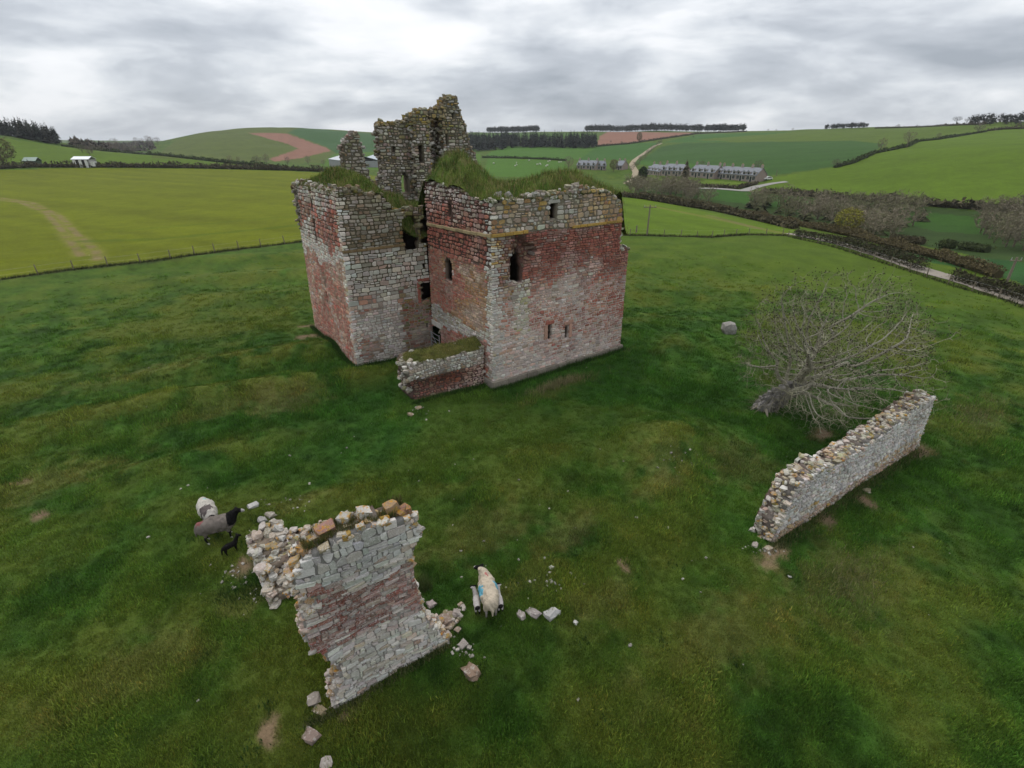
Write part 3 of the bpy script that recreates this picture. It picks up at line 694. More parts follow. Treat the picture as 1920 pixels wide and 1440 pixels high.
# --- standing fragments of the far walls
def colBK(u, v):
    r_ = rng.random(); v = float(v[0]); u = float(u[0])
    if v > 14.2 or r_ < .10: return pick(rng.random(), (.35, OCHRE * .9), (.6, MOSS * 1.7), (1, GREY * .7))
    return pick(r_, (.40, GREY * .78), (.58, PALE * .78), (.76, BROWN), (.86, np.array([.22, .10, .075])), (1, MOSS * 1.6))
mortBK = lambda u, v: np.broadcast_to(np.array([.12, .105, .075]), (len(u), 3))
def backwall(u0, u1, w_, thick, outline, holes=None, cell=.16, bow=None, faces=True, z0=7.6, size=((.15, .27), (.2, .45))):
    pf = prof(outline)
    hf = holes or (lambda u, v: np.zeros(np.shape(u), bool))
    k = int(rng.integers(100))
    W_ = Wall(LC(u0, w_), CA, u1 - u0, max(p[1] for p in outline) + .2, lambda u, v: (v < pf(u + u0) + jag(u, k, .14)) & ~hf(u + u0, v), thick, cell, 0., z0, bow, ends=True)
    pt = W_.core('far_wall', mortBK, tower)
    W_.face(colBK, size[0], size[1], .03, (-.03, .06), .3, cut=(.15, .38), wob=.07)
    W_.rubble(colBK, (.18, .38), .8)
    castle.append((W_.stones, pt)); return W_
backwall(-5.4, 1.1, 16.4, .9, [(-5.4, 10.5), (-1.85, 10.5), (-1.75, 11.3), (-1.68, 12.3), (-1.55, 13.0), (-1.3, 13.65), (-.5, 13.6), (-.35, 12.6), (-.22, 11.6), (.05, 10.7), (.3, 10.15), (.8, 10.3), (1.1, 11.2)])
backwall(1.0, 3.7, 16.4, .9, [(1.0, 14.35), (3.3, 14.4), (3.4, 14.8), (3.7, 14.9)], lambda u, v: rects((1.88, 2.2, 12.32, 12.82))(u, v) | pin([(2.45, 9.5), (3.05, 9.5), (3.12, 10.4), (2.9, 11.1), (2.6, 10.9), (2.42, 10.4)])(u, v))
backwall(3.45, 4.75, 15.75, 1.5, [(3.45, 14.6), (3.5, 15.15), (4.0, 15.05), (4.35, 15.45), (4.65, 15.2), (4.75, 14.5)], lambda u, v: rects((3.78, 4.2, 11.55, 12.95))(u, v))
backwall(4.7, 6.2, 16.9, .8, [(4.7, 15.0), (6.2, 15.4)], None, bow=lambda u, v: -.35 * np.sin(np.clip(u / 1.5, 0, 1) * math.pi))
backwall(4.75, 5.0, 16.0, 1.0, [(4.75, 14.6), (5.0, 14.4)])
backwall(4.9, 6.2, 15.9, .5, [(4.9, 15.2), (5.3, 15.35), (6.2, 15.5)], lambda u, v: v < 14.75, z0=8.4)
backwall(5.85, 7.55, 15.6, 1.7, [(5.85, 14.6), (6.05, 15.5), (6.4, 15.8), (6.6, 16.05), (7.2, 16.1), (7.3, 15.6), (7.55, 15.1)],
         lambda u, v: rects((6.15, 6.38, 12.9, 13.75), (6.75, 6.98, 14.75, 15.1), (6.9, 7.15, 11.5, 11.85))(u, v), bow=lambda u, v: -.22 * np.sin(np.clip(u / 1.1, 0, 1) * math.pi) * (v > 12.2))
backwall(7.5, 9.2, 15.9, 1.2, [(7.5, 15.0), (7.9, 14.6), (8.1, 14.2), (8.25, 13.4), (8.45, 12.7), (8.8, 12.2), (9.2, 11.2)], lambda u, v: rects((7.7, 7.95, 11.6, 11.9))(u, v))
backwall(9.2, 10.6, 16.0, 1.2, [(9.2, 11.2), (10.0, 10.6), (10.6, 10.2)])
# --- outer back and side walls (plain rubble)
pl_ = lambda h_, k: (lambda u, v: v < h_ + jag(u, k, .15))
for o_, an, ln, hh in ((LC(10.6, .05), CA + 90, 17.2, 9.9), (LC(10.6, 17.36), CA + 180, 16.0, 9.2)):
    W_ = Wall(o_, an, ln, hh + .4, (lambda u, v, f=pl_(hh, int(o_[0])), sd=an < 150: f(u, v) & ~(sd & (u < 1.3) & (v > 6.9))), 1.2 if an < 150 else .3, .3, .012, bl=.016 if an < 150 else .012, br=.012 if an < 150 else .022)
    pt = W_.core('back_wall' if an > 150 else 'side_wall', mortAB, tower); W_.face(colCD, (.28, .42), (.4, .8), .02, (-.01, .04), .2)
    castle.append((W_.stones, pt))
emit_stones(castle, 300, restparent=tower)

# --- string courses, plinth, lintels
def block(mb, W_, u0, u1, v0, v1, d0, d1, c_, bev=.02):
    P8 = []
    for d_, e_ in ((d0, 0), (d1 - bev, 0), (d1, bev)):
        for a, b in ((u0 + e_, v0 + e_), (u1 - e_, v0 + e_), (u1 - e_, v1 - e_), (u0 + e_, v1 - e_)): P8.append(W_.P(np.array(a), np.array(b), np.array(d_)))
    F = [(8, 9, 10, 11)]
    for k in (0, 4):
        for a in range(4): F.append((k + a, k + (a + 1) % 4, k + 4 + (a + 1) % 4, k + 4 + a))
    mb.add(np.array(P8), F, np.clip(np.array(c_) * rng.uniform(.8, 1.2), 0, 1))
def stringc(name, W_, pts, c_, h_=.17, d1=.11, ln=(.5, .95), par=None, d0=-.05):
    u0, u1, z0, z1 = pts; u = u0
    while u < u1 - .05:
        e_ = min(u + rng.uniform(*ln), u1); zz = z0 + (z1 - z0) * ((u + e_) / 2 - u0) / (u1 - u0) + rng.normal(0, .01)
        mb = MB(); block(mb, W_, u + .006, e_ - .006, zz, zz + h_, d0, d1 + rng.normal(0, .012), c_)
        mesh = mb.build(name, m_stone, par); u = e_
stringc('string_course', wCD, (0, 2.35, 8.58, 8.62), OCHRE * 1.1, par=partCD); stringc('string_course', wCD, (5.6, 9.72, 8.60, 8.62), OCHRE * 1.05, .15, .08, par=partCD)
stringc('string_course', wEC, (.2, EW, 8.34, 8.58), np.array([.33, .25, .135]), par=partEC)
stringc('string_course', wBE, (0, 4.1, 7.14, 7.2), np.array([.22, .15, .075]), .16, .05, par=partBE)
stringc('plinth', wCD, (-.1, 10.7, -.25, -.25), np.array([.22, .19, .15]), .62, .15, (.5, 1.1), partCD); stringc('plinth', wEC, (4.6, EW + .1, -.2, -.2), np.array([.26, .23, .19]), .6, .12, (.5, .9), partEC)
for W_, par, u0, u1, v0, v1, c_ in ((wEC, partEC, .02, 1.35, 1.8, 2.15, PALE * .85), (wBE, partBE, 4.75, 5.6, 4.8, 5.0, RED * .8), (wBE, partBE, 4.68, 4.9, 3.4, 4.8, RED * .8),
                                    (wCD, partCD, 3.85, 4.5, 3.1, 3.3, RED), (wCD, partCD, 5.3, 5.95, 2.8, 3.0, PINKS), (wCD, partCD, 3.75, 4.0, 2.2, 3.1, PINKS), (wCD, partCD, 5.74, 5.98, 1.92, 2.8, PINKS),
                                    (wCD, partCD, 3.8, 4.6, 10.05, 10.24, GREY)):
    mb = MB(); block(mb, W_, u0, u1, v0, v1, -.1, .035, c_); mb.build('lintel' if u1 - u0 > v1 - v0 else 'jamb', m_stone, par)

# --- turf on the wall heads
def turf(name, u0, u1, w0, w1, hf, colr, du=.14, par=None):
    nu, nw = int((u1 - u0) / du) + 1, int((w1 - w0) / du) + 1
    A, B_ = np.meshgrid(np.linspace(u0, u1, nu), np.linspace(w0, w1, nw), indexing='ij')
    Z = hf(A, B_) + (fbm(A * 1.6, B_ * 1.6, 3, 15) - .5) * .42 + (fbm(A * 5, B_ * 5, 2, 16) - .5) * .16
    P3 = C0 + A[..., None] * UU + B_[..., None] * WW; P3[..., 2] = Z
    I = np.arange(nu * nw).reshape(nu, nw)
    F = np.stack([I[:-1, :-1], I[1:, :-1], I[1:, 1:], I[:-1, 1:]], -1).reshape(-1, 4)
    q = fbm(A * .9, B_ * .9, 3, 19)[..., None]; q2 = fbm(A * 2.4, B_ * 2.4, 2, 23)[..., None]
    cc = np.array([.038, .085, .012]) * (1 - q) + np.array([.105, .12, .025]) * q
    cc = cc * (.25 + 1.4 * q2); cc = np.where(q2 > .68, cc * .4 + np.array([.11, .085, .04]) * .6, cc)
    o_ = mesh_obj(name, P3.reshape(-1, 3), F, m_turf, par, cc.reshape(-1, 3), True)
    return o_, P3, cc
def main_h(u, w_):
    edge = np.minimum.reduce([u - .2, 10.4 - u, w_ - .2]); e_ = sstep(0, 1.6, edge)
    a = 10.35 + .25 * e_ + 1.95 * np.exp(-((u - 1.7) / 1.55) ** 2 - ((w_ - 6.4) / 2.2) ** 2) + .75 * np.exp(-((u - 1.1) / 1.2) ** 2 - ((w_ - 3.6) / 1.6) ** 2) + .95 * np.exp(-((u - 6.6) / 2.2) ** 2 - ((w_ - 2.4) / 1.3) ** 2) * e_ + .35 * np.exp(-((u - 4) / 1.2) ** 2 - ((w_ - 2.) / 1.2) ** 2)
    a = a - .45 * np.exp(-((u - 4.2) / .8) ** 2 - ((w_ - 4.0) / 1.5) ** 2) - 2.6 * sstep(9.3, 10.4, u) * sstep(2.0, .4, w_)
    return a * (1 - sstep(7.6, 9.6, w_)) + 8.9 * sstep(7.6, 9.6, w_)
t1, tp1, tc1 = turf('roof_turf', .12, 10.35, .12, 15.9, main_h, None, par=tower)
def wing_h(u, w_):
    edge = np.minimum.reduce([u + 5.35, w_ - 7.9, 17.1 - w_]); e_ = sstep(0, 1.5, edge)
    a = 10.42 + .15 * e_ + .95 * np.exp(-((u + 4.0) / 1.7) ** 2 - ((w_ - 12.0) / 3.0) ** 2) * e_
    return a - 1.9 * sstep(-2.9, -1.2, u) * sstep(11.5, 9.2, w_) - .9 * sstep(-2.2, -.2, u)
t2, tp2, tc2 = turf('roof_turf', -5.25, .3, 7.95, 16.0, wing_h, None, par=tower)
def ledge_h(u, w_): return 9.15 + .5 * sstep(-.8, .6, u) + .25 * sstep(8, 9, w_)
mb = MB()
def tufts(mb, P3, cc, n, length, width, keep=None, dead=.38):
    p = P3.reshape(-1, 3); c_ = cc.reshape(-1, 3)
    k = np.arange(len(p)) if keep is None else np.flatnonzero(keep(p))
    k = rng.choice(k, n); pts = p[k] + rng.normal(0, .07, (n, 3)) * np.array([1, 1, .2]); cl = c_[k]
    dd = rng.random(n) < dead * (fbm(pts[:, 0] * .8, pts[:, 1] * .8, 2, 91) + .3)
    cl = np.where(dd[:, None], np.array([.26, .21, .085]), cl * 1.7 + np.array([.004, .014, 0])) * rng.uniform(.45, 1.5, (n, 1))
    blades(mb, pts, length, width, lambda q: cl, .75)
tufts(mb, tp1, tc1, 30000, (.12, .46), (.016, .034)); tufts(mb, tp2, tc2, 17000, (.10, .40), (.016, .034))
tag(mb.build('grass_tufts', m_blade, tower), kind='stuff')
# boulders showing through the turf
for u, w_, s_ in ((1.0, .9, .55), (1.7, .8, .45), (4.2, 3.9, .8), (-4.75, 10.2, .4)):
    z_ = float((main_h if u > 0 else wing_h)(np.array(u), np.array(w_)))
    V, F = rock(LC(u, w_, z_ + .02), (s_, s_ * .8, s_ * .8), rng.uniform(0, 3), .5, .15, .4); mesh_obj('turf_boulder', V, F, m_stone, tower, np.broadcast_to(np.array([.23, .22, .20]), (26, 3)), False, V.mean(0))

# --- iron field gate across the doorway
gate = empty('field_gate', LC(-.08, 7.1, 0)); tag(gate, 'grey metal five-bar field gate closing the tower doorway', 'gate')
m_metal = mat('galvanised_steel', .5, usecol=False, base=(.42, .43, .43), grain=((30, .15),), spec=.5); m_metal.node_tree.nodes['Principled BSDF'].inputs['Metallic'].default_value = .6
def tube(mb, a, b, r0, r1=None, n=6, c_=(.4, .4, .4), cap=True):
    a = np.asarray(a, float); b = np.asarray(b, float); r1 = r0 if r1 is None else r1; d = b - a; d = d / max(np.linalg.norm(d), 1e-9)
    x = np.cross(d, [0, 0, 1.] if abs(d[2]) < .9 else [1., 0, 0]); x /= np.linalg.norm(x); y = np.cross(d, x)
    an = np.arange(n) * 2 * math.pi / n; ring = np.cos(an)[:, None] * x + np.sin(an)[:, None] * y
    V = np.concatenate([a + ring * r0, b + ring * r1]); F = [(i, (i + 1) % n, n + (i + 1) % n, n + i) for i in range(n)]
    if cap: F += [tuple(range(n))[::-1], tuple(range(n, 2 * n))]
    mb.add(V, F, c_)
ga, gb = LC(-.10, 6.5, 0), LC(-.10, 7.72, 0)
for p in (ga, gb): mb = MB(); tube(mb, p + [0, 0, .08], p + [0, 0, 1.35], .035); mb.build('gate_post', m_metal, gate)
for z_ in (.2, .42, .66, .95, 1.28): mb = MB(); tube(mb, ga + [0, 0, z_], gb + [0, 0, z_], .024); mb.build('bar', m_metal, gate)
mb = MB(); tube(mb, ga + [0, 0, .2], gb + [0, 0, 1.28], .02); mb.build('brace', m_metal, gate)

# ------------------------------------------------------------------ mossy stub of the barmkin wall at the tower corner
stub = empty('stub_wall', LC(-2.4, 1.6, 0)); tag(stub, 'low stub of thick rubble wall with mossy turf top, jutting from the tower corner', 'wall')
topS = prof([(0, 2.05), (.25, 2.3), (2, 2.2), (4.7, 2.25)])
wS = Wall(LC(-4.8, .82), CA, 4.72, 2.6, lambda u, v: (v < topS(u) + jag(u, 61, .1)) & ~((u < .35) & (v < 1.5) & (vnoise(u * 3, v * 3, 3) > .35 + .2 * v)), 1.75, .15, 0., -.35,
          ends=True, bow=lambda u, v: -.42 * np.exp(-((u - 1.9) / 1.5) ** 2 - ((v - .65) / .55) ** 2) - .3 * np.exp(-(u / .5) ** 2) * (v < 1.4))
def colS(u, v):
    r_ = rng.random(); u, v = float(u[0]), float(v[0])
    if v > 1.35: return pick(r_, (.45, PALE * .95), (.75, GREY), (1, BROWN * 1.3))
    if u > 3.4: return pick(r_, (.4, PINKS * .8), (.7, BROWN * 1.3), (1, RED * .8))
    if 1.6 < u < 3.2 and v > .5: return pick(r_, (.6, np.array([.27, .10, .055])), (.8, RED), (1, DARK))
    return pick(r_, (.45, DKRED), (.7, DARK * 1.3), (1, BROWN))
pS = wS.core('wall_core', lambda u, v: mixc(np.array([.09, .055, .045]), np.array([.27, .24, .20]), sstep(1.1, 1.5, v)), stub)
wS.face(colS, (.09, .19), (.16, .38), .016, (-.02, .05), .25, cut=(.15, .36))
wS.rubble(GREYTOP, (.16, .34), .7)
emit_stones([(wS.stones, pS)], 260, restparent=stub)
nu, nw = 44, 18
A, B_ = np.meshgrid(np.linspace(-4.72, -.12, nu), np.linspace(.86, 2.55, nw), indexing='ij')
Z = 2.22 + .42 * np.sin(np.clip((B_ - .8) / 1.8, 0, 1) * math.pi) + (fbm(A * 2, B_ * 2, 3, 25) - .5) * .4 - .3 * sstep(-4.3, -4.75, A)
P3 = C0 + A[..., None] * UU + B_[..., None] * WW; P3[..., 2] = Z; I = np.arange(nu * nw).reshape(nu, nw)
q = fbm(A * 1.7, B_ * 1.7, 3, 29)[..., None]; cc = (np.array([.05, .066, .014]) * (1 - q) + np.array([.12, .105, .03]) * q) * (.6 + .8 * fbm(A * 4, B_ * 4, 2, 28)[..., None])
mt = mesh_obj('turf_top', P3.reshape(-1, 3), np.stack([I[:-1, :-1], I[1:, :-1], I[1:, 1:], I[:-1, 1:]], -1).reshape(-1, 4), m_turf, stub, cc.reshape(-1, 3), True)
mb = MB(); tufts(mb, P3, cc, 5000, (.05, .15), (.012, .025)); tag(mb.build('grass_tufts', m_blade, stub), kind='stuff')
# ------------------------------------------------------------------ tall standing fragment of the outer wall
def lichen_grey(lo=.30):
    def f(u, v):
        r_ = rng.random(); u, v = float(np.ravel(u)[0]), float(np.ravel(v)[0])
        if v > 3.75 + .35 * math.sin(u * 2.1): return pick(r_, (.7, np.array([.46, .45, .42])), (.86, PALE * .95), (.94, np.array([.30, .25, .17])), (1, BROWN))
        band = float(fbm(np.array(u * .6), np.array(v * 1.9), 3, 51)); v += (band - .5) * .8
        if v > 1.9 and band > .43: return pick(r_, (.30, RED * .72), (.58, np.array([.185, .11, .085])), (.74, DKRED), (1, PALE * .95))
        if v > 1.9: return pick(r_, (.72, PALE * 1.02), (.86, GREY), (1, np.array([.185, .11, .085])))
        return pick(r_, (.66, PALE * 1.0), (.84, GREY * 1.05), (.93, BUFF * 1.1), (1, np.array([.26, .15, .12])))
    return f
FO = at_z(622, 1325, 0.); FANG = 32.0
frag = empty('wall_fragment', (FO[0] + 1.4, FO[1] + 1.1, 0)); tag(frag, 'tall leaning-edged wall fragment of red and pale stone with orange lichen on top', 'wall')
fx = .55                                          # left margin so that overhangs fit
fpoly = pin([(fx - .02, -.5), (fx + 3.4, -.5), (fx + 3.38, -.05), (fx + 3.2, .4), (fx + 2.98, .9), (fx + 2.72, 1.35), (fx + 2.62, 1.75), (fx + 2.52, 3.0), (fx + 2.50, 3.95), (fx + 2.62, 4.1), (fx + 2.78, 4.35),
             (fx + 2.72, 4.7), (fx + 2.5, 4.95), (fx + 1.9, 5.06), (fx + 1.2, 5.12), (fx + .55, 5.02), (fx + .05, 4.82), (fx - .12, 4.6), (fx - .16, 4.15), (fx - .02, 4.0), (fx + .28, 3.72), (fx + .10, 3.5), (fx - .12, 3.3),
             (fx - .18, 2.2), (fx + .12, 1.95), (fx + .2, 1.6), (fx + .42, 1.35), (fx + .40, 1.0), (fx + .30, .75), (fx + .12, .3)])
fo = (FO[0] - fx * math.cos(R(FANG)), FO[1] - fx * math.sin(R(FANG)))
wF = Wall(fo, FANG, fx + 3.5, 5.3, fpoly, .72, .10, .0, -.5, bow=lambda u, v: .03 * np.sin(u * 2.2) + .05 * np.exp(-((v - 4.3) / .6) ** 2))
colF = lichen_grey(); wF.wash = .4
pF = wF.core('wall_core', lambda u, v: mixc(np.array([.30, .275, .25]), np.array([.20, .19, .175]), sstep(3.6, 4.2, v)), frag, .03, .015)
wF.face(colF, (.055, .15), (.09, .36), .007, (-.018, .036), .35, region=lambda u, v: v < 1.95, cut=(.02, .34), wob=.11, bev=.012, irr=.085)
wF.face(colF, (.05, .135), (.10, .46), .007, (-.018, .030), .3, region=lambda u, v: (v >= 1.95) & (v < 3.85), cut=(.02, .3), wob=.08, bev=.011, irr=.075)
wF.face(colF, (.12, .26), (.13, .40), .006, (-.012, .022), .35, region=lambda u, v: v >= 3.85, cut=(.02, .34), wob=.13, bev=.014, irr=.08)
wF.face(lambda u, v: PALE * .8, (.14, .24), (.2, .4), .01, (0, .04), .2, flip=True)
ENDC = lambda u, v: pick(rng.random(), (.35, GREY), (.55, PALE), (.75, BUFF), (.87, RED * .9), (1, OCHRE))
wF.rubble(ENDC, (.10, .2), 1.0, tops=False, minz=-.2, lich=(.3, ORANGE, OCHRE))
LICH = lambda u, v: pick(rng.random(), (.3, np.array([.32, .24, .12])), (.5, np.array([.30, .18, .135])), (.8, GREY), (1, PALE * .9))
wF.rubble(LICH, (.10, .25), 1.15, sides=False, minz=-.2, lift=-.02, lich=(.65, ORANGE, ORANGE * .8, OCHRE * 1.2, MOSS * 1.8))
topst = []
for s_, d_, z_, sz, c_ in ((2.25, -.35, 5.12, (.34, .30, .42), np.array([.33, .22, .13])), (2.52, -.28, 5.02, (.4, .3, .24), np.array([.28, .15, .11])), (1.62, -.42, 5.22, (.36, .3, .26), PALE * .9), (.75, -.45, 5.15, (.44, .32, .3), np.array([.33, .185, .15])),
                           (1.2, -.5, 5.2, (.3, .3, .22), GREY), (.25, -.3, 4.98, (.36, .3, .2), np.array([.30, .19, .10])), (2.0, -.12, 5.05, (.26, .2, .26), OCHRE * .9), (1.45, -.1, 5.12, (.22, .18, .24), GREY), (1.1, -.08, 5.05, (.24, .2, .2), OCHRE), (2.75, -.3, 4.78, (.26, .26, .2), PALE),
                           (.0, -.3, 4.72, (.3, .3, .24), BUFF * .9)):
    p = wF.P(np.array(s_ + fx), np.array(z_), np.array(d_)); V, F = rock(p, sz, R(FANG) + rng.normal(0, .3), .22, .10, .22); topst.append((V, F, np.asarray(c_) * .85, 9., 1))
emit_stones([(wF.stones + topst, pF)], 300, restparent=frag, sm=m_crust)
mb = MB(); n = 8000
tp = wF.P(fx + rng.uniform(.2, 2.6, n), np.full(n, 5.12) - .12 * rng.random(n), -rng.uniform(.15, .7, n)); tp = tp[fbm(tp[:, 0] * 3, tp[:, 1] * 3, 2, 7) > .42]
cl = lambda q: np.where(rng.random((len(q), 1)) < .4, np.array([.20, .15, .06]), np.array([.09, .115, .03])) * rng.uniform(.6, 1.3, (len(q), 1))
blades(mb, tp, (.06, .24), (.008, .018), cl, .7); tag(mb.build('grass_tufts', m_blade, frag), kind='stuff')

# ------------------------------------------------------------------ long low wall under the tree
RA, RB = at_z(1447, 1022, 0.), at_z(1718, 842, 0.); RL = math.hypot(*(RB - RA)[:2]); RANG = math.degrees(math.atan2(RB[1] - RA[1], RB[0] - RA[0]))
long = empty('boundary_wall', tuple((RA + RB) / 2)); tag(long, 'long grey rubble wall with stepped mossy top beside the bare tree', 'wall')
topR = prof([(0, .35), (.2, .9), (.45, 1.5), (.75, 1.95), (1.1, 2.25), (1.6, 2.35), (2.6, 2.25), (3.0, 2.1), (3.6, 2.2), (5, 2.3), (6.5, 2.35), (8.0, 2.45), (8.3, 2.6), (9.5, 2.6), (RL - .3, 2.75), (RL, 2.6)])
wR = Wall(RA, RANG, RL, 3.0, lambda u, v: v < topR(u) + jag(u, 71, .16), .82, .13, .02, -.5, ends=True)
def colR(u, v):
    r_ = rng.random(); u, v = float(np.ravel(u)[0]), float(np.ravel(v)[0])
    if v < .45: return pick(r_, (.3, BROWN * 1.2), (.5, PINKS * .7), (.75, GREY * .9), (1, OCHRE * .9))
    if v < .9 and fbm(np.array(u * .5), np.array(v), 2, 5) > .5: return pick(r_, (.3, OCHRE), (1, GREY))
    return pick(r_, (.55, np.array([.47, .445, .415])), (.78, PALE * .9), (.93, GREY * .8), (.97, PINKS * .8), (1, OCHRE))
wR.wash = .4; pR = wR.core('wall_core', lambda u, v: np.broadcast_to(np.array([.20, .185, .165]), (len(u), 3)), long, .035, .02)
wR.face(colR, (.07, .15), (.12, .32), .010, (-.01, .045), .2, cut=(.15, .38), wob=.05)
wR.face(lambda u, v: GREY, (.2, .3), (.3, .5), .012, (0, .04), .2, flip=True)
TOPR = lambda u, v: pick(rng.random(), (.28, PALE), (.5, GREY), (.68, np.array([.26, .20, .07])), (.84, MOSS * 2.0), (1, PINKS * .8))
wR.rubble(TOPR, (.10, .25), 1.2, minz=-.2, lich=(.3, OCHRE, MOSS * 1.8))
emit_stones([(wR.stones, pR)], 300, restparent=long, sm=m_crust)

# ------------------------------------------------------------------ tumbled corner of a building behind the fragment
low = empty('tumbled_wall_corner', (-7.5, 12.2, 0)); tag(low, 'collapsed low corner of rubble masonry beside the black lamb', 'wall')
LOWC = lambda u, v: pick(rng.random(), (.22, PALE * .75), (.5, GREY * .8), (.68, np.array([.30, .23, .165])), (.82, BUFF * .8), (.9, PINKS * .7), (1, MOSS * 1.8))
lowst = []
q0, q1, q2 = at_z(503, 1124, .45)[:2], at_z(461, 1002, 1.15)[:2], at_z(612, 978, 1.0)[:2]
def leg(a, b, wd, h0, h1, side):
    an = math.degrees(math.atan2(b[1] - a[1], b[0] - a[0])); L_ = math.hypot(*(b - a)); k = int(rng.integers(50))
    pf = lambda u: (h0 + (h1 - h0) * u / L_) + jag(u, k, .16)
    W_ = Wall(a, an, L_, max(h0, h1) + .3, lambda u, v: v < pf(u), wd, .12, .0, -.5, ends=True)
    pt = W_.core('wall_core', lambda u, v: np.broadcast_to(np.array([.24, .20, .15]), (len(u), 3)), low, .03, .02)
    W_.face(LOWC, (.10, .2), (.15, .36), .012, (0, .05), .2, cut=(.15, .36)); W_.face(LOWC, (.10, .2), (.15, .36), .012, (0, .05), .2, cut=(.15, .36), flip=True)
    W_.rubble(LOWC, (.11, .32), 1.4, minz=-.3, lich=(.25, MOSS * 2, OCHRE)); lowst.append((W_.stones, pt)); return W_
l1 = leg(q1, q0, 1.05, 1.15, .55, 1)               # runs towards the fragment; outer face away from it
# outer face must look left: wall normal is to the right of its direction, so lay the second leg the same way
d21 = (q2 - q1) / np.linalg.norm(q2 - q1); nrm = np.array([d21[1], -d21[0]])
l2 = leg(q1 + nrm * .75 + d21 * .2, q2 + nrm * .75, .85, 1.05, .85, 1)
emit_stones(lowst, 280, restparent=low, sm=m_crust)

# ------------------------------------------------------------------ loose stones in the grass
def loose(x, y, w_px, h_px, label, c_=None, tilt=.25, cat='stone', rough=.13, rnd=.42, name='field_stone', tall=.6, an=0., group=None):
    p = hit(x, y + h_px * .3); dist = np.linalg.norm(p - CAMP); mpp = dist / FPX * math.cos(math.atan(math.hypot(x - 960, y - 720) / FPX))
    sx, sy = w_px * mpp, h_px * mpp * 1.1
    V, F = rock(p + [0, 0, sy * tall * (.10 if tall < .9 else .3)], (sx, max(sy, sx * .45), min(sx, sy) * tall), R(an), tilt, rough, rnd)
    o_ = mesh_obj(name, V, F, m_rock, None, np.broadcast_to(np.array(c_ if c_ is not None else (.36, .32, .28)), (26, 3)), False, V.mean(0)); return tag(o_, label, cat, group)
loose(1365, 616, 26, 26, 'lone rounded grey boulder on the open grass uphill of the tree', (.25, .235, .21), .15, 'boulder', .05, .85, 'boulder', 1.0)
for a in ((882, 1250, 28, 34, 'brown triangular stone lying off the foot of the tall wall fragment', (.30, .21, .15)),
          (583, 1372, 24, 36, 'upright brown slab set in turf near the fragment foot', (.31, .23, .19)),
          (612, 1427, 24, 26, 'pale squarish stone alone on the short grass', (.46, .40, .35)),
          (588, 1306, 26, 24, 'flat grey slab against the toe of the tall fragment', (.30, .26, .22)),
          (600, 1328, 28, 16, 'mossy buff block beside the slab at the fragment toe', (.30, .24, .15)),
          (808, 1130, 18, 14, 'pink-grey cobble by the rush tuft next to the fragment', (.42, .34, .32)),
          (832, 1160, 34, 26, 'brown footing stone closest to the fragment in the broken line', (.30, .22, .17)),
          (856, 1142, 16, 26, 'pale upright footing stone ending the line beside the ewe', (.42, .36, .32)),
          (978, 1149, 15, 20, 'grey wedge-shaped stone leading the short row beside the ewe', (.38, .33, .30)),
          (1000, 1145, 30, 16, 'long grey stone in the middle of the short row', (.36, .31, .29)),
          (1034, 1143, 22, 28, 'white-crusted stone ending the short row in the turf', (.50, .48, .46)),
          (1079, 1165, 9, 9, 'small white stone beyond the short row', (.62, .60, .56)),
          (1034, 1062, 12, 10, 'pair-like white cobble on the low grassy bank', (.6, .58, .54)),
          (475, 945, 20, 14, 'long white stone on the bank behind the tumbled corner', (.55, .53, .50)),
          (493, 970, 16, 22, 'grey upright stone behind the tumbled corner', (.40, .38, .36)),
          (508, 962, 26, 14, 'buff slab leaning on the upright stone behind the tumbled corner', (.36, .32, .26)),
          (1480, 1080, 9, 6, 'small white stone between the wall end and the dead grass', (.6, .58, .54)),
          (1415, 1020, 16, 10, 'pale slab at the broken end of the boundary wall', (.42, .36, .32)),
          (1440, 1026, 18, 12, 'buff block lying at the broken end of the boundary wall', (.38, .31, .22)),
          (1625, 918, 14, 12, 'fallen buff block at the foot of the boundary wall', (.36, .31, .20)),
          (770, 775, 14, 8, 'brown stone fallen from the end of the mossy stub', (.33, .25, .17)),
          (785, 764, 14, 8, 'buff stone just off the end of the mossy stub', (.36, .27, .18)),
          (868, 1205, 20, 16, 'broken grey stone in the scatter below the footing line', (.40, .35, .31)),
          (858, 1178, 12, 12, 'small brown stone in the scatter below the footing line', (.34, .26, .2)),
          (880, 1212, 9, 9, 'pale cobble at the end of the scatter below the footing line', (.50, .45, .40))):
    loose(*a[:5], np.array(a[5]) * .72, .2, an=rng.uniform(-60, 60))
# turf-set footings in a line from the fragment to the ewe
mb = MB()
for k in range(60):
    x, y = (800 + rng.uniform(0, 1) * 70, 0); y = 1190 - (x - 800) * .55 + rng.normal(0, 12); p = hit(x, y); s_ = rng.uniform(.08, .22)
    V, F = rock(p + [0, 0, .02], (s_ * 1.3, s_, s_ * .7), rng.uniform(0, 3), .4); mb.add(V, F, pick(rng.random(), (.4, np.array([.30, .23, .17])), (.7, np.array([.40, .35, .31])), (1, np.array([.2, .17, .1]))))
for cx_, cy_, rx, ry, nn in ((455, 1090, 40, 50, 40), (1030, 1085, 80, 30, 26), (530, 940, 60, 15, 25), (1430, 1030, 35, 14, 18), (1270, 860, 50, 30, 20), (870, 1220, 40, 30, 20), (790, 770, 30, 12, 14), (960, 900, 900, 380, 110)):
    for _ in range(nn):
        p = hit(cx_ + rng.normal(0, rx * .5), cy_ + rng.normal(0, ry * .5)); s_ = .03 + .07 * rng.random() ** 2
        V, F = rock(p + [0, 0, s_ * .2], (s_ * 1.4, s_, s_ * .7), rng.uniform(0, 3), .4); mb.add(V, F, np.array([.40, .37, .32]) * rng.uniform(.5, 1.15))
tag(mb.build('scattered_stones', m_rock), 'small pale stones scattered through the grass', 'stones', None, 'stuff')
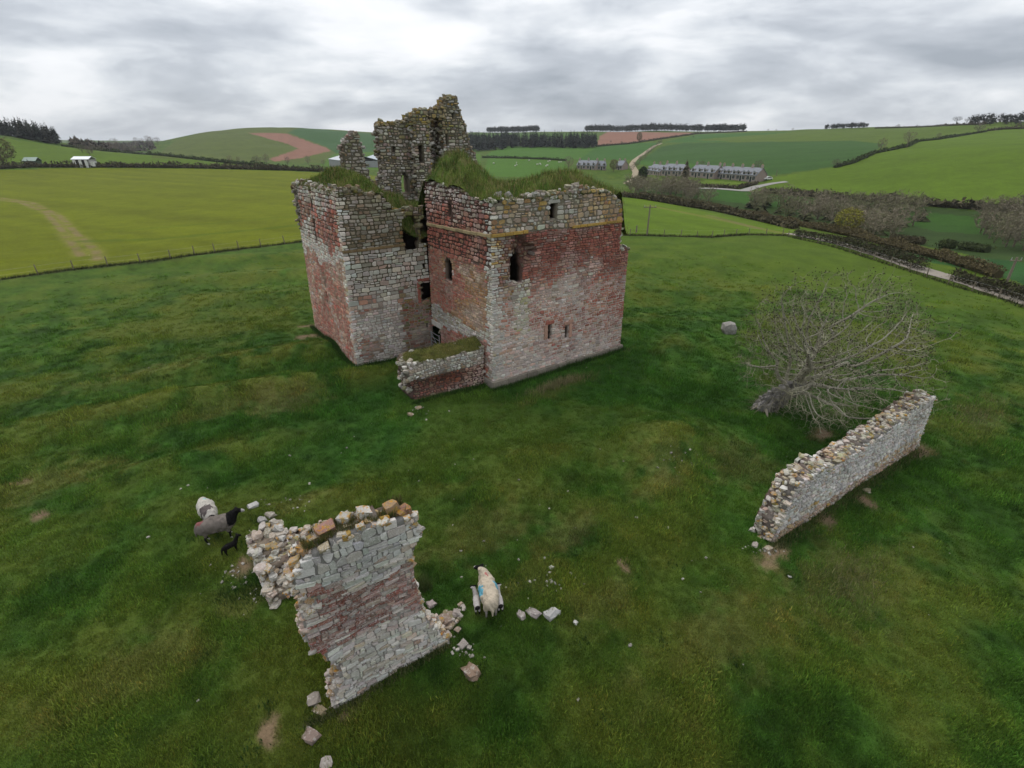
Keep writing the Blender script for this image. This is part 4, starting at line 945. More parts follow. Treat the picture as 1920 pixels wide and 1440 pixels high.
# ------------------------------------------------------------------ trees
m_bark = mat('bark', .95, grain=((6, .25), (40, .25)), bump=((30, .6, .02),))
m_twig = mat('twig', .95, grain=((1.5, .2),))
m_conif = mat('needles', .95, grain=((.6, .3), (4, .3)))
def colonise(start, trunk, attr, step, infl, kill, iters=120, seed=0, init=None, jitter=.35):
    """space colonisation: branch skeleton grown towards free points of the crown"""
    if init: nodes, par = list(init[0]), list(init[1])
    else: nodes = [np.array(start, float)]; par = [-1]
    for p in ([] if init else trunk): par.append(len(nodes) - 1); nodes.append(np.array(p, float))
    A = attr.copy(); near = np.full(len(A), -1); nd = np.full(len(A), 1e9); done = 0
    for it in range(iters):
        P_ = np.array(nodes[done:])
        if len(P_) == 0 or len(A) == 0: break
        D = np.linalg.norm(A[:, None] - P_[None], axis=2); k = D.argmin(1); dm = D[np.arange(len(A)), k]
        u = dm < nd; near[u] = k[u] + done; nd[u] = dm[u]; done = len(nodes)
        act = nd < infl
        if not act.any(): break
        ids = np.unique(near[act]); new = []
        for i in ids:
            q = A[act & (near == i)] - nodes[i]; d = (q / np.linalg.norm(q, axis=1)[:, None]).sum(0) + rng.normal(0, jitter, 3); d /= max(np.linalg.norm(d), 1e-6)
            new.append((i, nodes[i] + d * step))
        for i, p in new: par.append(i); nodes.append(p)
        keep = nd > kill; A, near, nd = A[keep], near[keep], nd[keep]
    return np.array(nodes), np.array(par)
def skeleton_mesh(nodes, par, r_tip, expo, r_max, colf, sides=4, mb=None, fine=3):
    n = len(nodes); r_ = np.zeros(n); kids = np.zeros(n, int)
    acc = np.zeros(n)
    for i in range(n - 1, 0, -1):
        if acc[i] == 0: acc[i] = r_tip ** expo
        acc[par[i]] += acc[i]; kids[par[i]] += 1
    rad = np.minimum(np.maximum(acc, r_tip ** expo) ** (1 / expo), r_max)
    mb = mb or MB()
    for i in range(1, n):
        a, b = nodes[par[i]], nodes[i]
        ns = sides if rad[i] > r_tip * 2.5 else fine
        if rad[i] > r_max * .3: ns = 9
        tube(mb, a, b, min(rad[par[i]], rad[i] * 1.35), rad[i], ns, colf(rad[i]), False)
    return mb, rad, kids
# --- the big bare tree by the boundary wall
tb = hit(1432, 766); tree = empty('bare_tree', tuple(tb)); tag(tree, 'big leafless spreading tree with a pale leaning trunk beside the boundary wall', 'tree')
cen = np.array([tb[0] + 2.0, tb[1] - 1.7, 3.9])
n = 9000; q = rng.normal(size=(n, 3)); q /= np.linalg.norm(q, axis=1)[:, None]; q *= (rng.uniform(0, 1, n) ** .40)[:, None]
att = cen + q * np.array([4.3, 4.2, 3.75]) * (1 + .12 * np.sin(np.arctan2(q[:, 1], q[:, 0]) * 5))[:, None]; att = att[(att[:, 2] > .3)]; cn = fbm(att[:, 0] * .55 + att[:, 2] * .3, att[:, 1] * .55 - att[:, 2] * .35, 2, 17); att = att[cn > .43]
att = att[~((att[:, 0] < tb[0] + .1) & (att[:, 2] < 1.7))]
trunk = [tb + np.array([.10 * k + .012 * k ** 2, -.05 * k, .22 * k]) for k in range(0, 8)]
top = trunk[-1]; nodes0 = list(trunk)
limbs = []
for an, el, L_ in ((-20, 35, 2.6), (-75, 30, 2.4), (-120, 45, 2.0), (30, 40, 2.4), (75, 45, 2.2), (150, 40, 1.8), (-45, 65, 2.4), (20, 75, 2.6), (-10, 8, 2.6), (-60, 0, 2.0)):
    limbs.append((R(an), R(el), L_))
def limb_pts():
    pts, prn = [tb + [0, 0, -.3]] + trunk, [-1] + list(range(len(trunk)))
    for an, el, L_ in limbs:
        k0 = len(trunk) - int(rng.integers(0, 3)); k = k0; p = pts[k0].copy(); a_, e_ = an, el
        for j in range(int(L_ / .2)):
            a_ += rng.normal(0, .22); e_ += rng.normal(0, .18) + .03; p = p + .2 * np.array([math.cos(a_) * math.cos(e_), math.sin(a_) * math.cos(e_), math.sin(e_)]); pts.append(p); prn.append(k); k = len(pts) - 1
    return pts, prn
pts0, prn0 = limb_pts()
nodes, par = colonise(None, None, att, .15, 1.6, .235, 90, init=(pts0, prn0), jitter=.9)
mb, rad, kids = skeleton_mesh(nodes, par, .006, 1.9, .26, lambda r_: np.array([.29, .275, .19]) if r_ < .02 else np.array([.32, .30, .235]), 5)
tips = np.flatnonzero((kids == 0) | ((rad < .016) & (rng.random(len(nodes)) < .18))); tw = MB()
for i in tips:
    d0 = nodes[i] - nodes[par[i]]; d0 /= np.linalg.norm(d0)
    for _ in range(2):
        d = d0 + rng.normal(0, .7, 3) + np.array([0, 0, .3 if nodes[i][2] > 2.6 else -.25]); d /= np.linalg.norm(d); L_ = rng.uniform(.12, .4); m_ = nodes[i] + d * L_ * .6 + [0, 0, .02]
        e_ = nodes[i] + d * L_ + np.array([0, 0, .07]); tube(tw, nodes[i], m_, .0055, .004, 3, (.19, .17, .115), False); tube(tw, m_, e_, .0045, .003, 3, (.17, .15, .095), False)
        if rng.random() < .8 and nodes[i][2] > 3.2:
            V, F = rock(e_, (.05, .05, .08), 0, .6, .2); tw.add(V[[_ci[p] for p in ((1, 0, 0), (-1, 0, 0), (0, 1, 0), (0, -1, 0), (0, 0, 1), (0, 0, -1))]], [(0, 2, 4), (2, 1, 4), (1, 3, 4), (3, 0, 4), (2, 0, 5), (1, 2, 5), (3, 1, 5), (0, 3, 5)], (.035, .026, .022))
# trunk bulk: burred, wrapped in stems
bur = MB()
for k, t_ in enumerate(trunk):
    for _ in range(20):
        an = rng.uniform(0, 2 * math.pi); rr = .26 + .20 * math.exp(-k / 2.5); o_ = t_ + np.array([math.cos(an) * rr, math.sin(an) * rr, rng.normal(0, .1)])
        V, F = rock(o_, (.26, .26, .55), rng.uniform(0, 3), .3, .12, .5); bur.add(V, F, np.array([.22, .205, .19]) * rng.uniform(.7, 1.15))
for an in (190, 255, 310, 20):
    e_ = tb + np.array([math.cos(R(an)) * rng.uniform(.7, 1.1), math.sin(R(an)) * rng.uniform(.7, 1.1), 0]); e_ = on(e_[0], e_[1]); tube(bur, tb + [0, 0, .25], (tb + e_) / 2 + [0, 0, .16], .16, .09, 6, (.27, .24, .19)); tube(bur, (tb + e_) / 2 + [0, 0, .16], e_ - [0, 0, .03], .09, .03, 6, (.27, .24, .19))
for _ in range(260):                          # fine stems round the trunk
    k = int(rng.integers(0, 8)); t_ = trunk[k]; an = rng.uniform(0, 2 * math.pi); a = t_ + np.array([math.cos(an) * .5, math.sin(an) * .5, 0]); d = np.array([math.cos(an), math.sin(an), rng.uniform(-.9, .5)]); L_ = rng.uniform(.3, .9)
    b = a + d * L_ * .5 + rng.normal(0, .06, 3); tube(tw, a, b, .010, .007, 3, (.25, .23, .16), False); tube(tw, b, b + d * L_ * .5 + rng.normal(0, .1, 3), .007, .004, 3, (.24, .22, .14), False)
tr_ = bur.build('trunk', m_bark, tree); mb.build('branches', m_bark, tree); tag(tw.build('twigs', m_twig, tree), kind='stuff')

# --- smaller models for the distance, built once and copied
def far_bare(seed, natt, shape, tw_col, r_tip=.05):
    n = natt; q = rng.normal(size=(n, 3)); q /= np.linalg.norm(q, axis=1)[:, None]; q *= (rng.uniform(0, 1, n) ** .4)[:, None]
    att = np.array([0, 0, shape[2]]) + q * np.array(shape[:2] + (shape[3],))
    nd_, pr_ = colonise((0, 0, -.3), [(0, 0, .4 * k) for k in range(1, max(2, int((shape[2] - shape[3]) / .4) + 2))], att, .42, 9, .7, 60)
    mb_, rd, kd = skeleton_mesh(nd_, pr_, r_tip * .5, 2.1, .28, lambda r_: np.array(tw_col) * (1.0 if r_ < .06 else .8), 3)
    tw_ = MB()
    for i in np.flatnonzero(kd <= 1):
        if nd_[i][2] < shape[2] - shape[3]: continue
        for _ in range(4):
            d = rng.normal(0, 1, 3) + np.array([0, 0, .5]); d /= np.linalg.norm(d); L_ = rng.uniform(.4, .95); s_ = np.cross(d, rng.normal(0, 1, 3)); s_ = s_ / np.linalg.norm(s_) * r_tip * .7
            tw_.add([nd_[i] - s_, nd_[i] + s_, nd_[i] + d * L_], [(0, 1, 2)], np.array(tw_col) * rng.uniform(.8, 1.3))
    return mb_, tw_
def proto_tree(name, mbs, mats):
    e_ = empty(name, (0, 0, 0)); out_ = []
    for (nm, mb_), mt in zip(mbs, mats): out_.append(mb_.build(nm, mt, e_))
    return e_
HID = []
def far_variant(seed, natt, shape, c_, name='bare_tree', leaf=None):
    a, b = far_bare(seed, natt, shape, c_)
    if leaf is not None:
        for _ in range(leaf[1]):
            q = rng.normal(size=3); q /= np.linalg.norm(q); q *= rng.uniform(.5, 1) ** .5; p = np.array([0, 0, shape[2]]) + q * np.array(shape[:2] + (shape[3],)); s_ = leaf[2]
            V = p + rng.normal(0, s_, (3, 3)); b.add(V, [(0, 1, 2)], np.array(leaf[0]) * rng.uniform(.6, 1.4))
    e_ = proto_tree(name, (('trunk', a), ('crown', b)), (m_twig, m_twig)); HID.append(e_); return e_
def conifer(h, r_, n_, c_, name='conifer_tree', base=.12):
    t_ = MB(); tube(t_, (0, 0, -.3), (0, 0, h * .9), r_ * .09, .03, 6, (.10, .075, .055)); f_ = MB()
    for k in range(n_):
        q = base + (1 - base) * (k + rng.random()) / n_; z_ = h * q; rr = r_ * (1 - q) ** .8 * rng.uniform(.55, 1.1) + .12; an = rng.uniform(0, 2 * math.pi); wd = rr * .42
        d = np.array([math.cos(an), math.sin(an), 0]); s_ = np.array([-d[1], d[0], 0]); a = np.array([0, 0, z_ + .25 * rr]); tip = d * rr + np.array([0, 0, z_ - rr * rng.uniform(.1, .45)]); m_ = d * rr * .6 + np.array([0, 0, z_ + .05 * rr])
        f_.add([a, m_ + s_ * wd, tip, m_ - s_ * wd, m_ - [0, 0, .35 * rr]], [(0, 3, 2, 1), (0, 1, 4), (4, 1, 2), (4, 2, 3), (0, 4, 3)], np.array(c_) * rng.uniform(.55, 1.45))
    e_ = proto_tree(name, (('trunk', t_), ('crown', f_)), (m_bark, m_conif)); HID.append(e_); return e_
TW = (.19, .155, .12)
tvar = [far_variant(1, 260, (2.6, 2.6, 4.6, 2.9), TW), far_variant(2, 240, (2.3, 2.3, 4.2, 2.8), (.17, .13, .10)), far_variant(3, 280, (3.2, 3.0, 3.6, 2.4), (.14, .125, .085)), far_variant(4, 240, (2.2, 2.2, 4.4, 3.0), (.135, .10, .085))]
buds = far_variant(5, 220, (2.5, 2.5, 3.2, 2.4), (.16, .13, .06), 'budding_tree', ((.24, .23, .03), 1500, .12))
olive = far_variant(6, 240, (2.8, 2.8, 4.2, 3.2), (.13, .10, .06), 'budding_tree', ((.115, .105, .04), 1600, .13))
everg = far_variant(7, 160, (2.0, 2.0, 3.6, 2.8), (.05, .05, .03), 'evergreen_tree', ((.022, .035, .014), 2200, .16))
con = conifer(11, 2.2, 210, (.022, .034, .018)); con2 = conifer(10, 2.6, 170, (.13, .115, .07), 'larch_tree', .06); con3 = conifer(9.5, 1.7, 120, (.018, .028, .018))
wind = far_variant(8, 170, (3.0, 2.6, 4.4, 2.0), (.10, .085, .08))
def plant(pr, x, y, h_px, label, cat='tree', group=None, h_model=7.2, wide=1., p=None):
    p = hit(x, y) if p is None else np.asarray(p); d_ = (p - CAMP) @ _fw; t_ = copy_tree(pr)
    # height in metres from its height in the picture
    rp = ray(x, y - h_px); hd = math.hypot(*(p[:2])); z_ = CAM_H + rp[2] / math.hypot(rp[0], rp[1]) * hd; s_ = max(z_ - p[2], .6) / h_model
    t_.location = tuple(p); t_.scale = (s_ * wide, s_ * wide, s_); t_.rotation_euler = (0, 0, rng.uniform(0, 6.28)); return tag(t_, label, cat, group)
# trees one can tell apart
ORD = ['first','second','third','fourth','fifth','sixth','seventh','eighth','ninth','tenth','eleventh','twelfth','thirteenth','fourteenth','fifteenth','sixteenth','seventeenth']
plant(olive, 8, 312, 58, 'broad olive-budded tree at the hedge end by the green shed', h_model=7.4, wide=1.25)
for k, (x, y, h_) in enumerate(((432,306,16),(448,307,14),(483,308,20),(500,308,21),(540,309,16),(578,309,18),(607,312,13))):
    plant(tvar[int(rng.integers(4))], x, y, h_, ORD[6 - k] + ' bare tree from the farm sheds along the foot of the round hill', group='trees at the foot of the round hill', wide=1.25)
plant(con2, 1283, 345, 47, 'tall brown conifer standing in front of the cottage rows', h_model=10, wide=1.1)
plant(everg, 1204, 342, 30, 'very dark bushy evergreen at the end of the cottage row', h_model=6.4, wide=1.0)
plant(tvar[1], 1066, 318, 27, 'round brown bare tree beside the two-block cottage row', wide=1.35)
plant(olive, 1150, 322, 24, 'green-brown bushy tree at the gable of the two-block row', h_model=7.4)
plant(tvar[0], 1237, 314, 14, 'small bare tree behind the first cottage roof', wide=1.3); plant(tvar[1], 1315, 318, 18, 'bare tree showing over the middle cottage roofs', wide=1.3); plant(tvar[3], 1420, 320, 20, 'reddish bare tree behind the gable of the last cottage row', wide=1.7)
plant(olive, 1198, 267, 20, 'lone dark tree standing in the pink ploughed field', h_model=7.4, wide=.8)
plant(buds, 1585, 438, 50, 'fresh yellow-green tree among the brown valley scrub', h_model=5.6, wide=1.15)
plant(tvar[2], 1567, 314, 16, 'squat bare bush-like tree at the lower end of the hillside hedge', h_model=6, wide=1.3)
plant(tvar[1], 1650, 285, 28, 'bare tree at the bend of the hillside hedge', wide=1.2); plant(tvar[0], 1700, 277, 33, 'taller bare tree above the bend of the hillside hedge', wide=1.1); plant(tvar[3], 1758, 262, 13, 'tiny bare tree on the hillside hedge', wide=1.2); plant(tvar[2], 1833, 250, 20, 'bare tree at the top of the hillside hedge', h_model=6)
plant(wind, 1792, 233, 15, 'lone wind-leaned tree on the bare skyline', h_model=6.4, wide=1.4)
for k, (x, h_) in enumerate(((1812, 10), (1822, 11), (1832, 13), (1858, 11), (1868, 10), (1880, 13), (1905, 10))): plant(wind, x, 231, h_, ORD[k] + ' bare tree past the lone wind-leaned tree along the skyline wood', group='trees along the skyline wood', h_model=6.4, wide=1.2)
for k, (x, y, h_) in enumerate(((1512,372,14),(1565,376,14),(1610,380,22),(1648,382,26),(1672,384,22),(1728,388,26),(1788,390,16),(1850,402,28),(1880,410,42),(1908,410,55),(1918,470,60))):
    plant(tvar[int(rng.integers(4))], x, y, h_, ORD[k] + ' grey bare tree from the cottages along the upper valley hedge', group='trees along the valley hedge', wide=1.3)
for k in range(11):
    t_ = k / 10; plant(tvar[k % 4], 1183 + 54 * t_, 322 - 52 * t_ + rng.normal(0, 1), 15 - 5 * t_, ORD[k] + ' bare tree up the farm track from the cottages', group='trees beside the farm track', wide=1.2)
for x, y, h_ in ((1440,246,5),(1455,246,5),(1486,245,6),(1683,240,9),(1145,268,6),(1165,270,7),(1225,266,7),(1240,264,5),(1300,258,5)): plant(tvar[k % 4], x, y, h_, 'tiny hedgerow tree on the far field edge', group='far hedgerow trees')
for k, x in enumerate(range(158, 300, 9)): plant(tvar[int(rng.integers(4))], x + rng.normal(0, 3), 283 + rng.normal(0, 4) if x < 250 else 270, 15 + rng.normal(0, 3), ORD[k] + ' bare tree from the dark conifer wood in the far dale grove', group='trees of the far dale', wide=1.4)
# --- woods that read as one mass
def wood(name, label, P_, spacing, hm, protos, pr_scale=1.0, kind='stuff', zoff=0.):
    mb_ = MB(); x0, y0 = P_.min(0); x1, y1 = P_.max(0); n_ = int((x1 - x0) * (y1 - y0) / spacing ** 2)
    X, Y = rng.uniform(x0, x1, n_), rng.uniform(y0, y1, n_); k = inpoly(P_, X, Y); X, Y = X[k], Y[k]
    if len(X) > 900: X, Y = X[:900], Y[:900]
    Z = terrain(X, Y)
    for x, y, z in zip(X, Y, Z):
        pr = protos[int(rng.integers(len(protos)))]; s_ = rng.uniform(.8, 1.2) * hm; an = rng.uniform(0, 6.28); c_, s2 = math.cos(an), math.sin(an)
        for V, F, Cc in pr:
            Q = V @ np.array([[c_, s2, 0], [-s2, c_, 0], [0, 0, 1]]) * s_ + [x, y, z + zoff]; mb_.add(Q, F, Cc * rng.uniform(.8, 1.25))
    o_ = mb_.build(name, m_conif); return tag(o_, label, 'wood', None, kind)
def strip(L_, depth):
    L_ = np.asarray(L_)[:, :2]; d = L_ / np.linalg.norm(L_, axis=1)[:, None]; return np.concatenate([L_, (L_ + d * depth)[::-1]])
def lowcon(h, r_, n_, c_):
    f_ = MB()
    for k in range(n_):
        q = .1 + .9 * (k + rng.random()) / n_; z_ = h * q; rr = r_ * (1 - q) ** .7 * rng.uniform(.6, 1.1) + .15; an = rng.uniform(0, 6.28); d = np.array([math.cos(an), math.sin(an), 0]); s_ = np.array([-d[1], d[0], 0])
        f_.add([[0, 0, z_ + .4 * rr], d * rr + s_ * rr * .5 + [0, 0, z_ - .3 * rr], d * rr - s_ * rr * .5 + [0, 0, z_ - .3 * rr]], [(0, 2, 1)], np.array(c_) * rng.uniform(.6, 1.4))
    return [(np.concatenate(f_.v), f_.f, np.concatenate(f_.c))]
def lowpine(h, r_, n_, c_):
    f_ = MB(); tube(f_, (0, 0, -.5), (0, 0, h * .7), .16, .1, 3, (.06, .045, .035), False)
    for k in range(n_):
        q = rng.normal(size=3); q /= np.linalg.norm(q); p = np.array([0, 0, h * .58]) + q * np.array([r_, r_, h * .42]) * rng.uniform(.5, 1); s_ = 1.0
        f_.add(p + rng.normal(0, s_, (3, 3)) * np.array([1, 1, .7]), [(0, 1, 2)], np.array(c_) * rng.uniform(.55, 1.45))
    return [(np.concatenate(f_.v), f_.f, np.concatenate(f_.c))]
lc = [lowcon(10, 2.6, 34, (.016, .022, .014)), lowcon(11, 2.4, 34, (.020, .026, .016)), lowcon(9, 2.8, 34, (.024, .024, .015))]
pine = [lowpine(11, 3.2, 60, (.020, .026, .017)), lowpine(10, 3.4, 60, (.024, .030, .018)), lowpine(11.6, 3.0, 60, (.028, .027, .018))]
lb = [lowcon(6, 3.2, 30, (.075, .06, .045)), lowcon(5, 3.0, 30, (.085, .07, .05))]
wood('conifer_wood', 'dark conifer wood spilling over the hill shoulder beyond the bright field', strip(line((-120,224),(0,253),(60,264),(112,273)), 60), 3.9, 1.1, lc)
wood('hilltop_wood', 'small flat-topped dark plantation on the crest above the conifer belt', strip(line((914,247.5),(960,247.5),(1010,247.5)), 45), 5.0, 1.0, pine)
wood('hilltop_wood', 'long dark plantation along the crest above the pink ploughed field', strip(line((1098,247.5),(1180,247),(1250,246.5),(1330,246.5),(1395,246.5)), 45), 5.4, 1.0, pine)
wood('conifer_belt', 'dark conifer belt crossing the slope below the crest plantations', poly((878,285),(935,282),(960,277),(1000,277),(1118,279),(1118,272),(1000,270),(880,268)), 5.5, 1.35, lc)
wood('skyline_wood', 'brown-dark wood on the skyline beyond the hillside hedge', strip(line((1815,236),(1850,236),(1900,236),(1990,238)), 60), 5, .62, pine + lb)
wood('skyline_wood', 'low dark spinney on the bare skyline', strip(line((1545,243),(1625,241)), 30), 4.5, .5, pine)
wood('far_trees', 'hazy brown trees of the far dale', poly((125,280),(290,285),(290,272),(125,270)), 13, 1.2, lb)
# --- brown scrub of the valley: bare bushes too tangled to count
def scrub_mesh(pr_e): return [(np.array([v.co for v in ch.data.vertices]), [tuple(p.vertices) for p in ch.data.polygons], np.array([d.color[:3] for d in ch.data.color_attributes['Col'].data])) for ch in pr_e.children if ch.name.startswith(('crown', 'trunk'))]
sb = []
for seed, c_ in ((11, (.175, .155, .10)), (12, (.155, .15, .08)), (13, (.195, .165, .115))):
    a, b = far_bare(seed, 70, (2.2, 2.2, 2.4, 2.0), c_, .06); sb.append([(np.concatenate(a.v), a.f, np.concatenate(a.c)), (np.concatenate(b.v), b.f, np.concatenate(b.c))])
gs = [lowcon(2.2, 1.6, 26, (.05, .055, .022)), lowcon(1.8, 1.7, 26, (.06, .05, .025))]
def scrub(label, P_, spacing, hm, protos): return wood('scrub', label, P_, spacing, hm, protos)
scrub('tangled brown scrub filling the valley below the cottages', poly((1180,352),(1240,352),(1300,362),(1340,378),(1330,390),(1240,375),(1180,364)), 4.2, 1.15, sb)
scrub('grey-brown thicket around the fresh yellow-green tree', poly((1420,372),(1560,385),(1720,395),(1740,420),(1690,445),(1620,450),(1560,430),(1470,408),(1400,395)), 3.6, 1.05, sb + [gs[0]])
scrub('dark thicket on the valley bank at the end of the lane', poly((1840,400),(1990,415),(1990,480),(1880,465),(1830,440)), 3.6, 1.1, sb)
# ------------------------------------------------------------------ hedges, fences, lane
m_hedge = mat('hedge_leaf', .95, grain=((.8, .3), (5, .3)))
def hedge(label, L_, hgt, wid, c_, dens=26, group=None, gap=.0, name='hedge'):
    mb_ = MB(); L_ = np.asarray(L_); seg = np.linalg.norm(np.diff(L_[:, :2], axis=0), axis=1); cum = np.concatenate([[0], np.cumsum(seg)]); T = cum[-1]; rn = np.median(np.hypot(L_[:, 0], L_[:, 1])); near = rn < 130; n_ = int(min(T * dens * (9 if near else 1), 34000)); t_ = rng.uniform(0, T, n_)
    if gap: t_ = t_[fbm(t_ / 9., 0 * t_, 2, 31) > gap]; n_ = len(t_)
    x = np.interp(t_, cum, L_[:, 0]); y = np.interp(t_, cum, L_[:, 1]); hh = hgt * (.65 + .6 * vnoise(t_ / 3.5, 0 * t_, 8)); a = rng.normal(0, .30, n_); dx = np.gradient(L_[:, 0], cum); dy = np.gradient(L_[:, 1], cum); nx_ = -np.interp(t_, cum, dy); ny_ = np.interp(t_, cum, dx)
    x = x + nx_ * a * wid; y = y + ny_ * a * wid; z = terrain(x, y) + hh * rng.random(n_) ** .7 * (1 - .5 * np.abs(a)); s_ = (.055 + .02 * hgt) if near else .16 + .10 * hgt
    V = np.stack([x, y, z], 1)[:, None] + rng.normal(0, s_, (n_, 3, 3)); cc = np.array(c_) * rng.uniform(.55, 1.45, (n_, 1))
    mb_.v.append(V.reshape(-1, 3)); mb_.f = [(3 * i, 3 * i + 1, 3 * i + 2) for i in range(n_)]; mb_.n = 3 * n_; mb_.c.append(np.repeat(cc, 3, 0))
    # woody core so that no light shows through
    for k in range(len(L_) - 1):
        if gap: break
        a_, b_ = L_[k], L_[k + 1]; tube(mb_, on(*a_[:2]) + [0, 0, hgt * .3], on(*b_[:2]) + [0, 0, hgt * .3], min(wid, hgt) * .36, None, 5, np.array(c_) * .6)
    return tag(mb_.build(name, m_hedge), label, 'hedge', group)
HB, HG = (.082, .070, .038), (.050, .066, .022)
hedge('clipped dark hedge along the far edge of the bright field', line((-60,320),(0,317),(60,314),(200,314),(350,315),(547,320),(640,324)), 2.6, 2.2, HB, 22)
hedge('low hedge line climbing to the ridge behind the white shed', line((115,274),(200,284),(300,292),(400,303),(480,311),(540,317)), 2.0, 2, HG, 14)
hedge('thin dark hedge across the slope under the conifer belt', line((905,296),(960,297),(1020,299),(1062,302)), 1.8, 2, HG, 14)
hedge('dark hedge along the lower edge of the pink ploughed field', line((1118,275),(1180,270),(1240,261),(1310,251),(1400,247)), 2.2, 2.5, HB, 12)
hedge('hedge climbing the hillside between the teal and bright green fields', line((1565,315),(1600,306),(1640,288),(1670,282),(1700,276),(1720,266),(1760,262),(1850,247)), 1.7, 1.8, HG, 16)
hedge('hedge along the skyline of the hillside', line((1850,246),(1880,243),(1935,241)), 2.2, 2, HB, 14); hedge('dark hedge on the bare crest', line((1640,241),(1720,239),(1800,235),(1850,233)), 1.8, 2, HB, 10)
hedge('thick dark hedge along the top of the valley bank', line((1430,361),(1495,367),(1560,373),(1650,379),(1760,388),(1850,394),(1990,406)), 2.2, 2.4, HB, 26)
hedge('trimmed brown hedge bounding the bright field on the valley side', line((1165,368),(1210,374),(1290,388),(1340,396),(1420,414),(1490,430)), 1.5, 1.4, HB, 36)
hedge('second trimmed hedge along the lane above the field', line((1200,366),(1290,381),(1400,402),(1500,424),(1600,445),(1680,466),(1760,486),(1870,522)), 1.5, 1.6, (.11, .088, .042), 34)
hedge('broken hedge between the pasture and the lane', line((1490,443),(1560,456),(1620,472),(1700,498),(1800,528),(1870,548),(1960,578),(2120,628)), 1.5, 1.6, (.055, .052, .026), 40, gap=.36)
hedge('short clipped hedge at the near edge of the valley thicket', line((1665,452),(1700,455),(1730,459)), 1.6, 1.8, HB, 40); hedge('square clipped bush beside the striped valley field', line((1762,464),(1785,467)), 1.8, 2, HG, 50); hedge('pair of clipped bushes past the square one', line((1800,467),(1850,474)), 1.5, 2, HG, 44)
hedge('garden hedge along the foot of the cottage gardens', line((1300,349),(1345,352),(1385,354),(1420,345)), 1.3, 1.2, HB, 30)
hedge('dark bushes on the grassy valley side', line((1255,350),(1275,352),(1300,354)), 2.2, 3, HG, 40)
# lane, farm track
m_road = mat('worn_road', .9, grain=((.5, .15), (4, .2)), usecol=True)
def ribbon(name, L_, wid, c_, lift=.05):
    L_ = np.asarray(L_); t_ = np.gradient(L_[:, :2], axis=0); t_ /= np.linalg.norm(t_, axis=1)[:, None]; n_ = np.stack([-t_[:, 1], t_[:, 0]], 1); rows = []
    for q in np.linspace(-.5, .5, 5): p = L_[:, :2] + n_ * wid * q; rows.append(np.stack([p[:, 0], p[:, 1], terrain(p[:, 0], p[:, 1]) + lift], 1))
    V = np.stack(rows, 1); m_, k_ = V.shape[:2]; I = np.arange(m_ * k_).reshape(m_, k_); F = np.stack([I[:-1, :-1], I[:-1, 1:], I[1:, 1:], I[1:, :-1]], -1).reshape(-1, 4)
    o_ = mesh_obj(name, V.reshape(-1, 3), F[:, ::-1], m_road, None, np.broadcast_to(np.array(c_), (m_ * k_, 3))); return tag(o_, kind='structure')
def smooth(L_, k=4):
    L_ = np.asarray(L_); s_ = np.concatenate([[0], np.cumsum(np.linalg.norm(np.diff(L_[:, :2], axis=0), axis=1))]); q = np.linspace(0, s_[-1], len(L_) * k); o_ = np.stack([np.interp(q, s_, L_[:, i]) for i in range(3)], 1)
    for _ in range(6): o_[1:-1] = (o_[:-2] + 2 * o_[1:-1] + o_[2:]) / 4
    return o_
ribbon('lane', smooth(line((1480,438),(1560,454),(1630,473),(1700,497),(1800,527),(1880,551),(1980,585),(2120,635))), 2.8, (.27, .235, .19), .07)
ribbon('farm_track', smooth(line((1176,345),(1190,333),(1192,322),(1184,309),(1190,300),(1207,288),(1225,275),(1240,269))), 3.6, (.30, .245, .165), .12)
ribbon('cottage_lane', smooth(line((1300,353),(1345,354),(1395,358),(1420,350),(1450,344),(1475,341))), 4.0, (.27, .255, .235), .12)
ribbon('farm_path', smooth(line((1400,358),(1480,366),(1580,375))), 2.4, (.13, .13, .05), .1)
# post-and-wire fences
m_wood = mat('weathered_wood', .9, usecol=False, base=(.20, .165, .125), grain=((8, .25), (60, .2)))
def fence(label, L_, step, hgt=1.05, tuft=None):
    L_ = np.asarray(L_); s_ = np.concatenate([[0], np.cumsum(np.linalg.norm(np.diff(L_[:, :2], axis=0), axis=1))]); q = np.arange(0, s_[-1], step); P_ = [on(np.interp(t, s_, L_[:, 0]), np.interp(t, s_, L_[:, 1])) for t in q]
    e_ = empty('wire_fence', tuple(P_[len(P_) // 2])); tag(e_, label, 'fence')
    for p in P_:
        mb_ = MB(); tl = rng.normal(0, .04, 2); tube(mb_, (0, 0, -.1), (tl[0], tl[1], hgt * rng.uniform(.92, 1.1)), .06, .055, 6); o_ = mb_.build('post', m_wood, None); o_.parent = e_; o_.location = Vector(p) - e_.location
    for z_ in (.45, .95):
        mb_ = MB()
        for a, b in zip(P_[:-1], P_[1:]): tube(mb_, a + [0, 0, z_], b + [0, 0, z_], .003, None, 3, cap=False)
        mb_.build('wire', m_metal, e_)
    if tuft:
        n_ = int(s_[-1] * tuft); t_ = rng.uniform(0, s_[-1], n_); x = np.interp(t_, s_, L_[:, 0]) + rng.normal(0, .28, n_); y = np.interp(t_, s_, L_[:, 1]) + rng.normal(0, .28, n_); mb_ = MB()
        blades(mb_, np.stack([x, y, terrain(x, y)], 1), (.15, .5), (.03, .07), lambda p: np.where(rng.random((len(p), 1)) < .3, np.array([.13, .115, .05]), np.array([.030, .045, .014])) * rng.uniform(.6, 1.4, (len(p), 1)), .7)
        tag(mb_.build('long_grass', m_blade, e_), kind='stuff')
fence('post and wire fence with rank grass dividing pasture from the bright field with wheel tracks', F_LEFT, 3.2, 1.1, 90)
fence('post and wire fence with rank grass below the utility pole', F_RIGHT, 2.6, 1.0, 110)
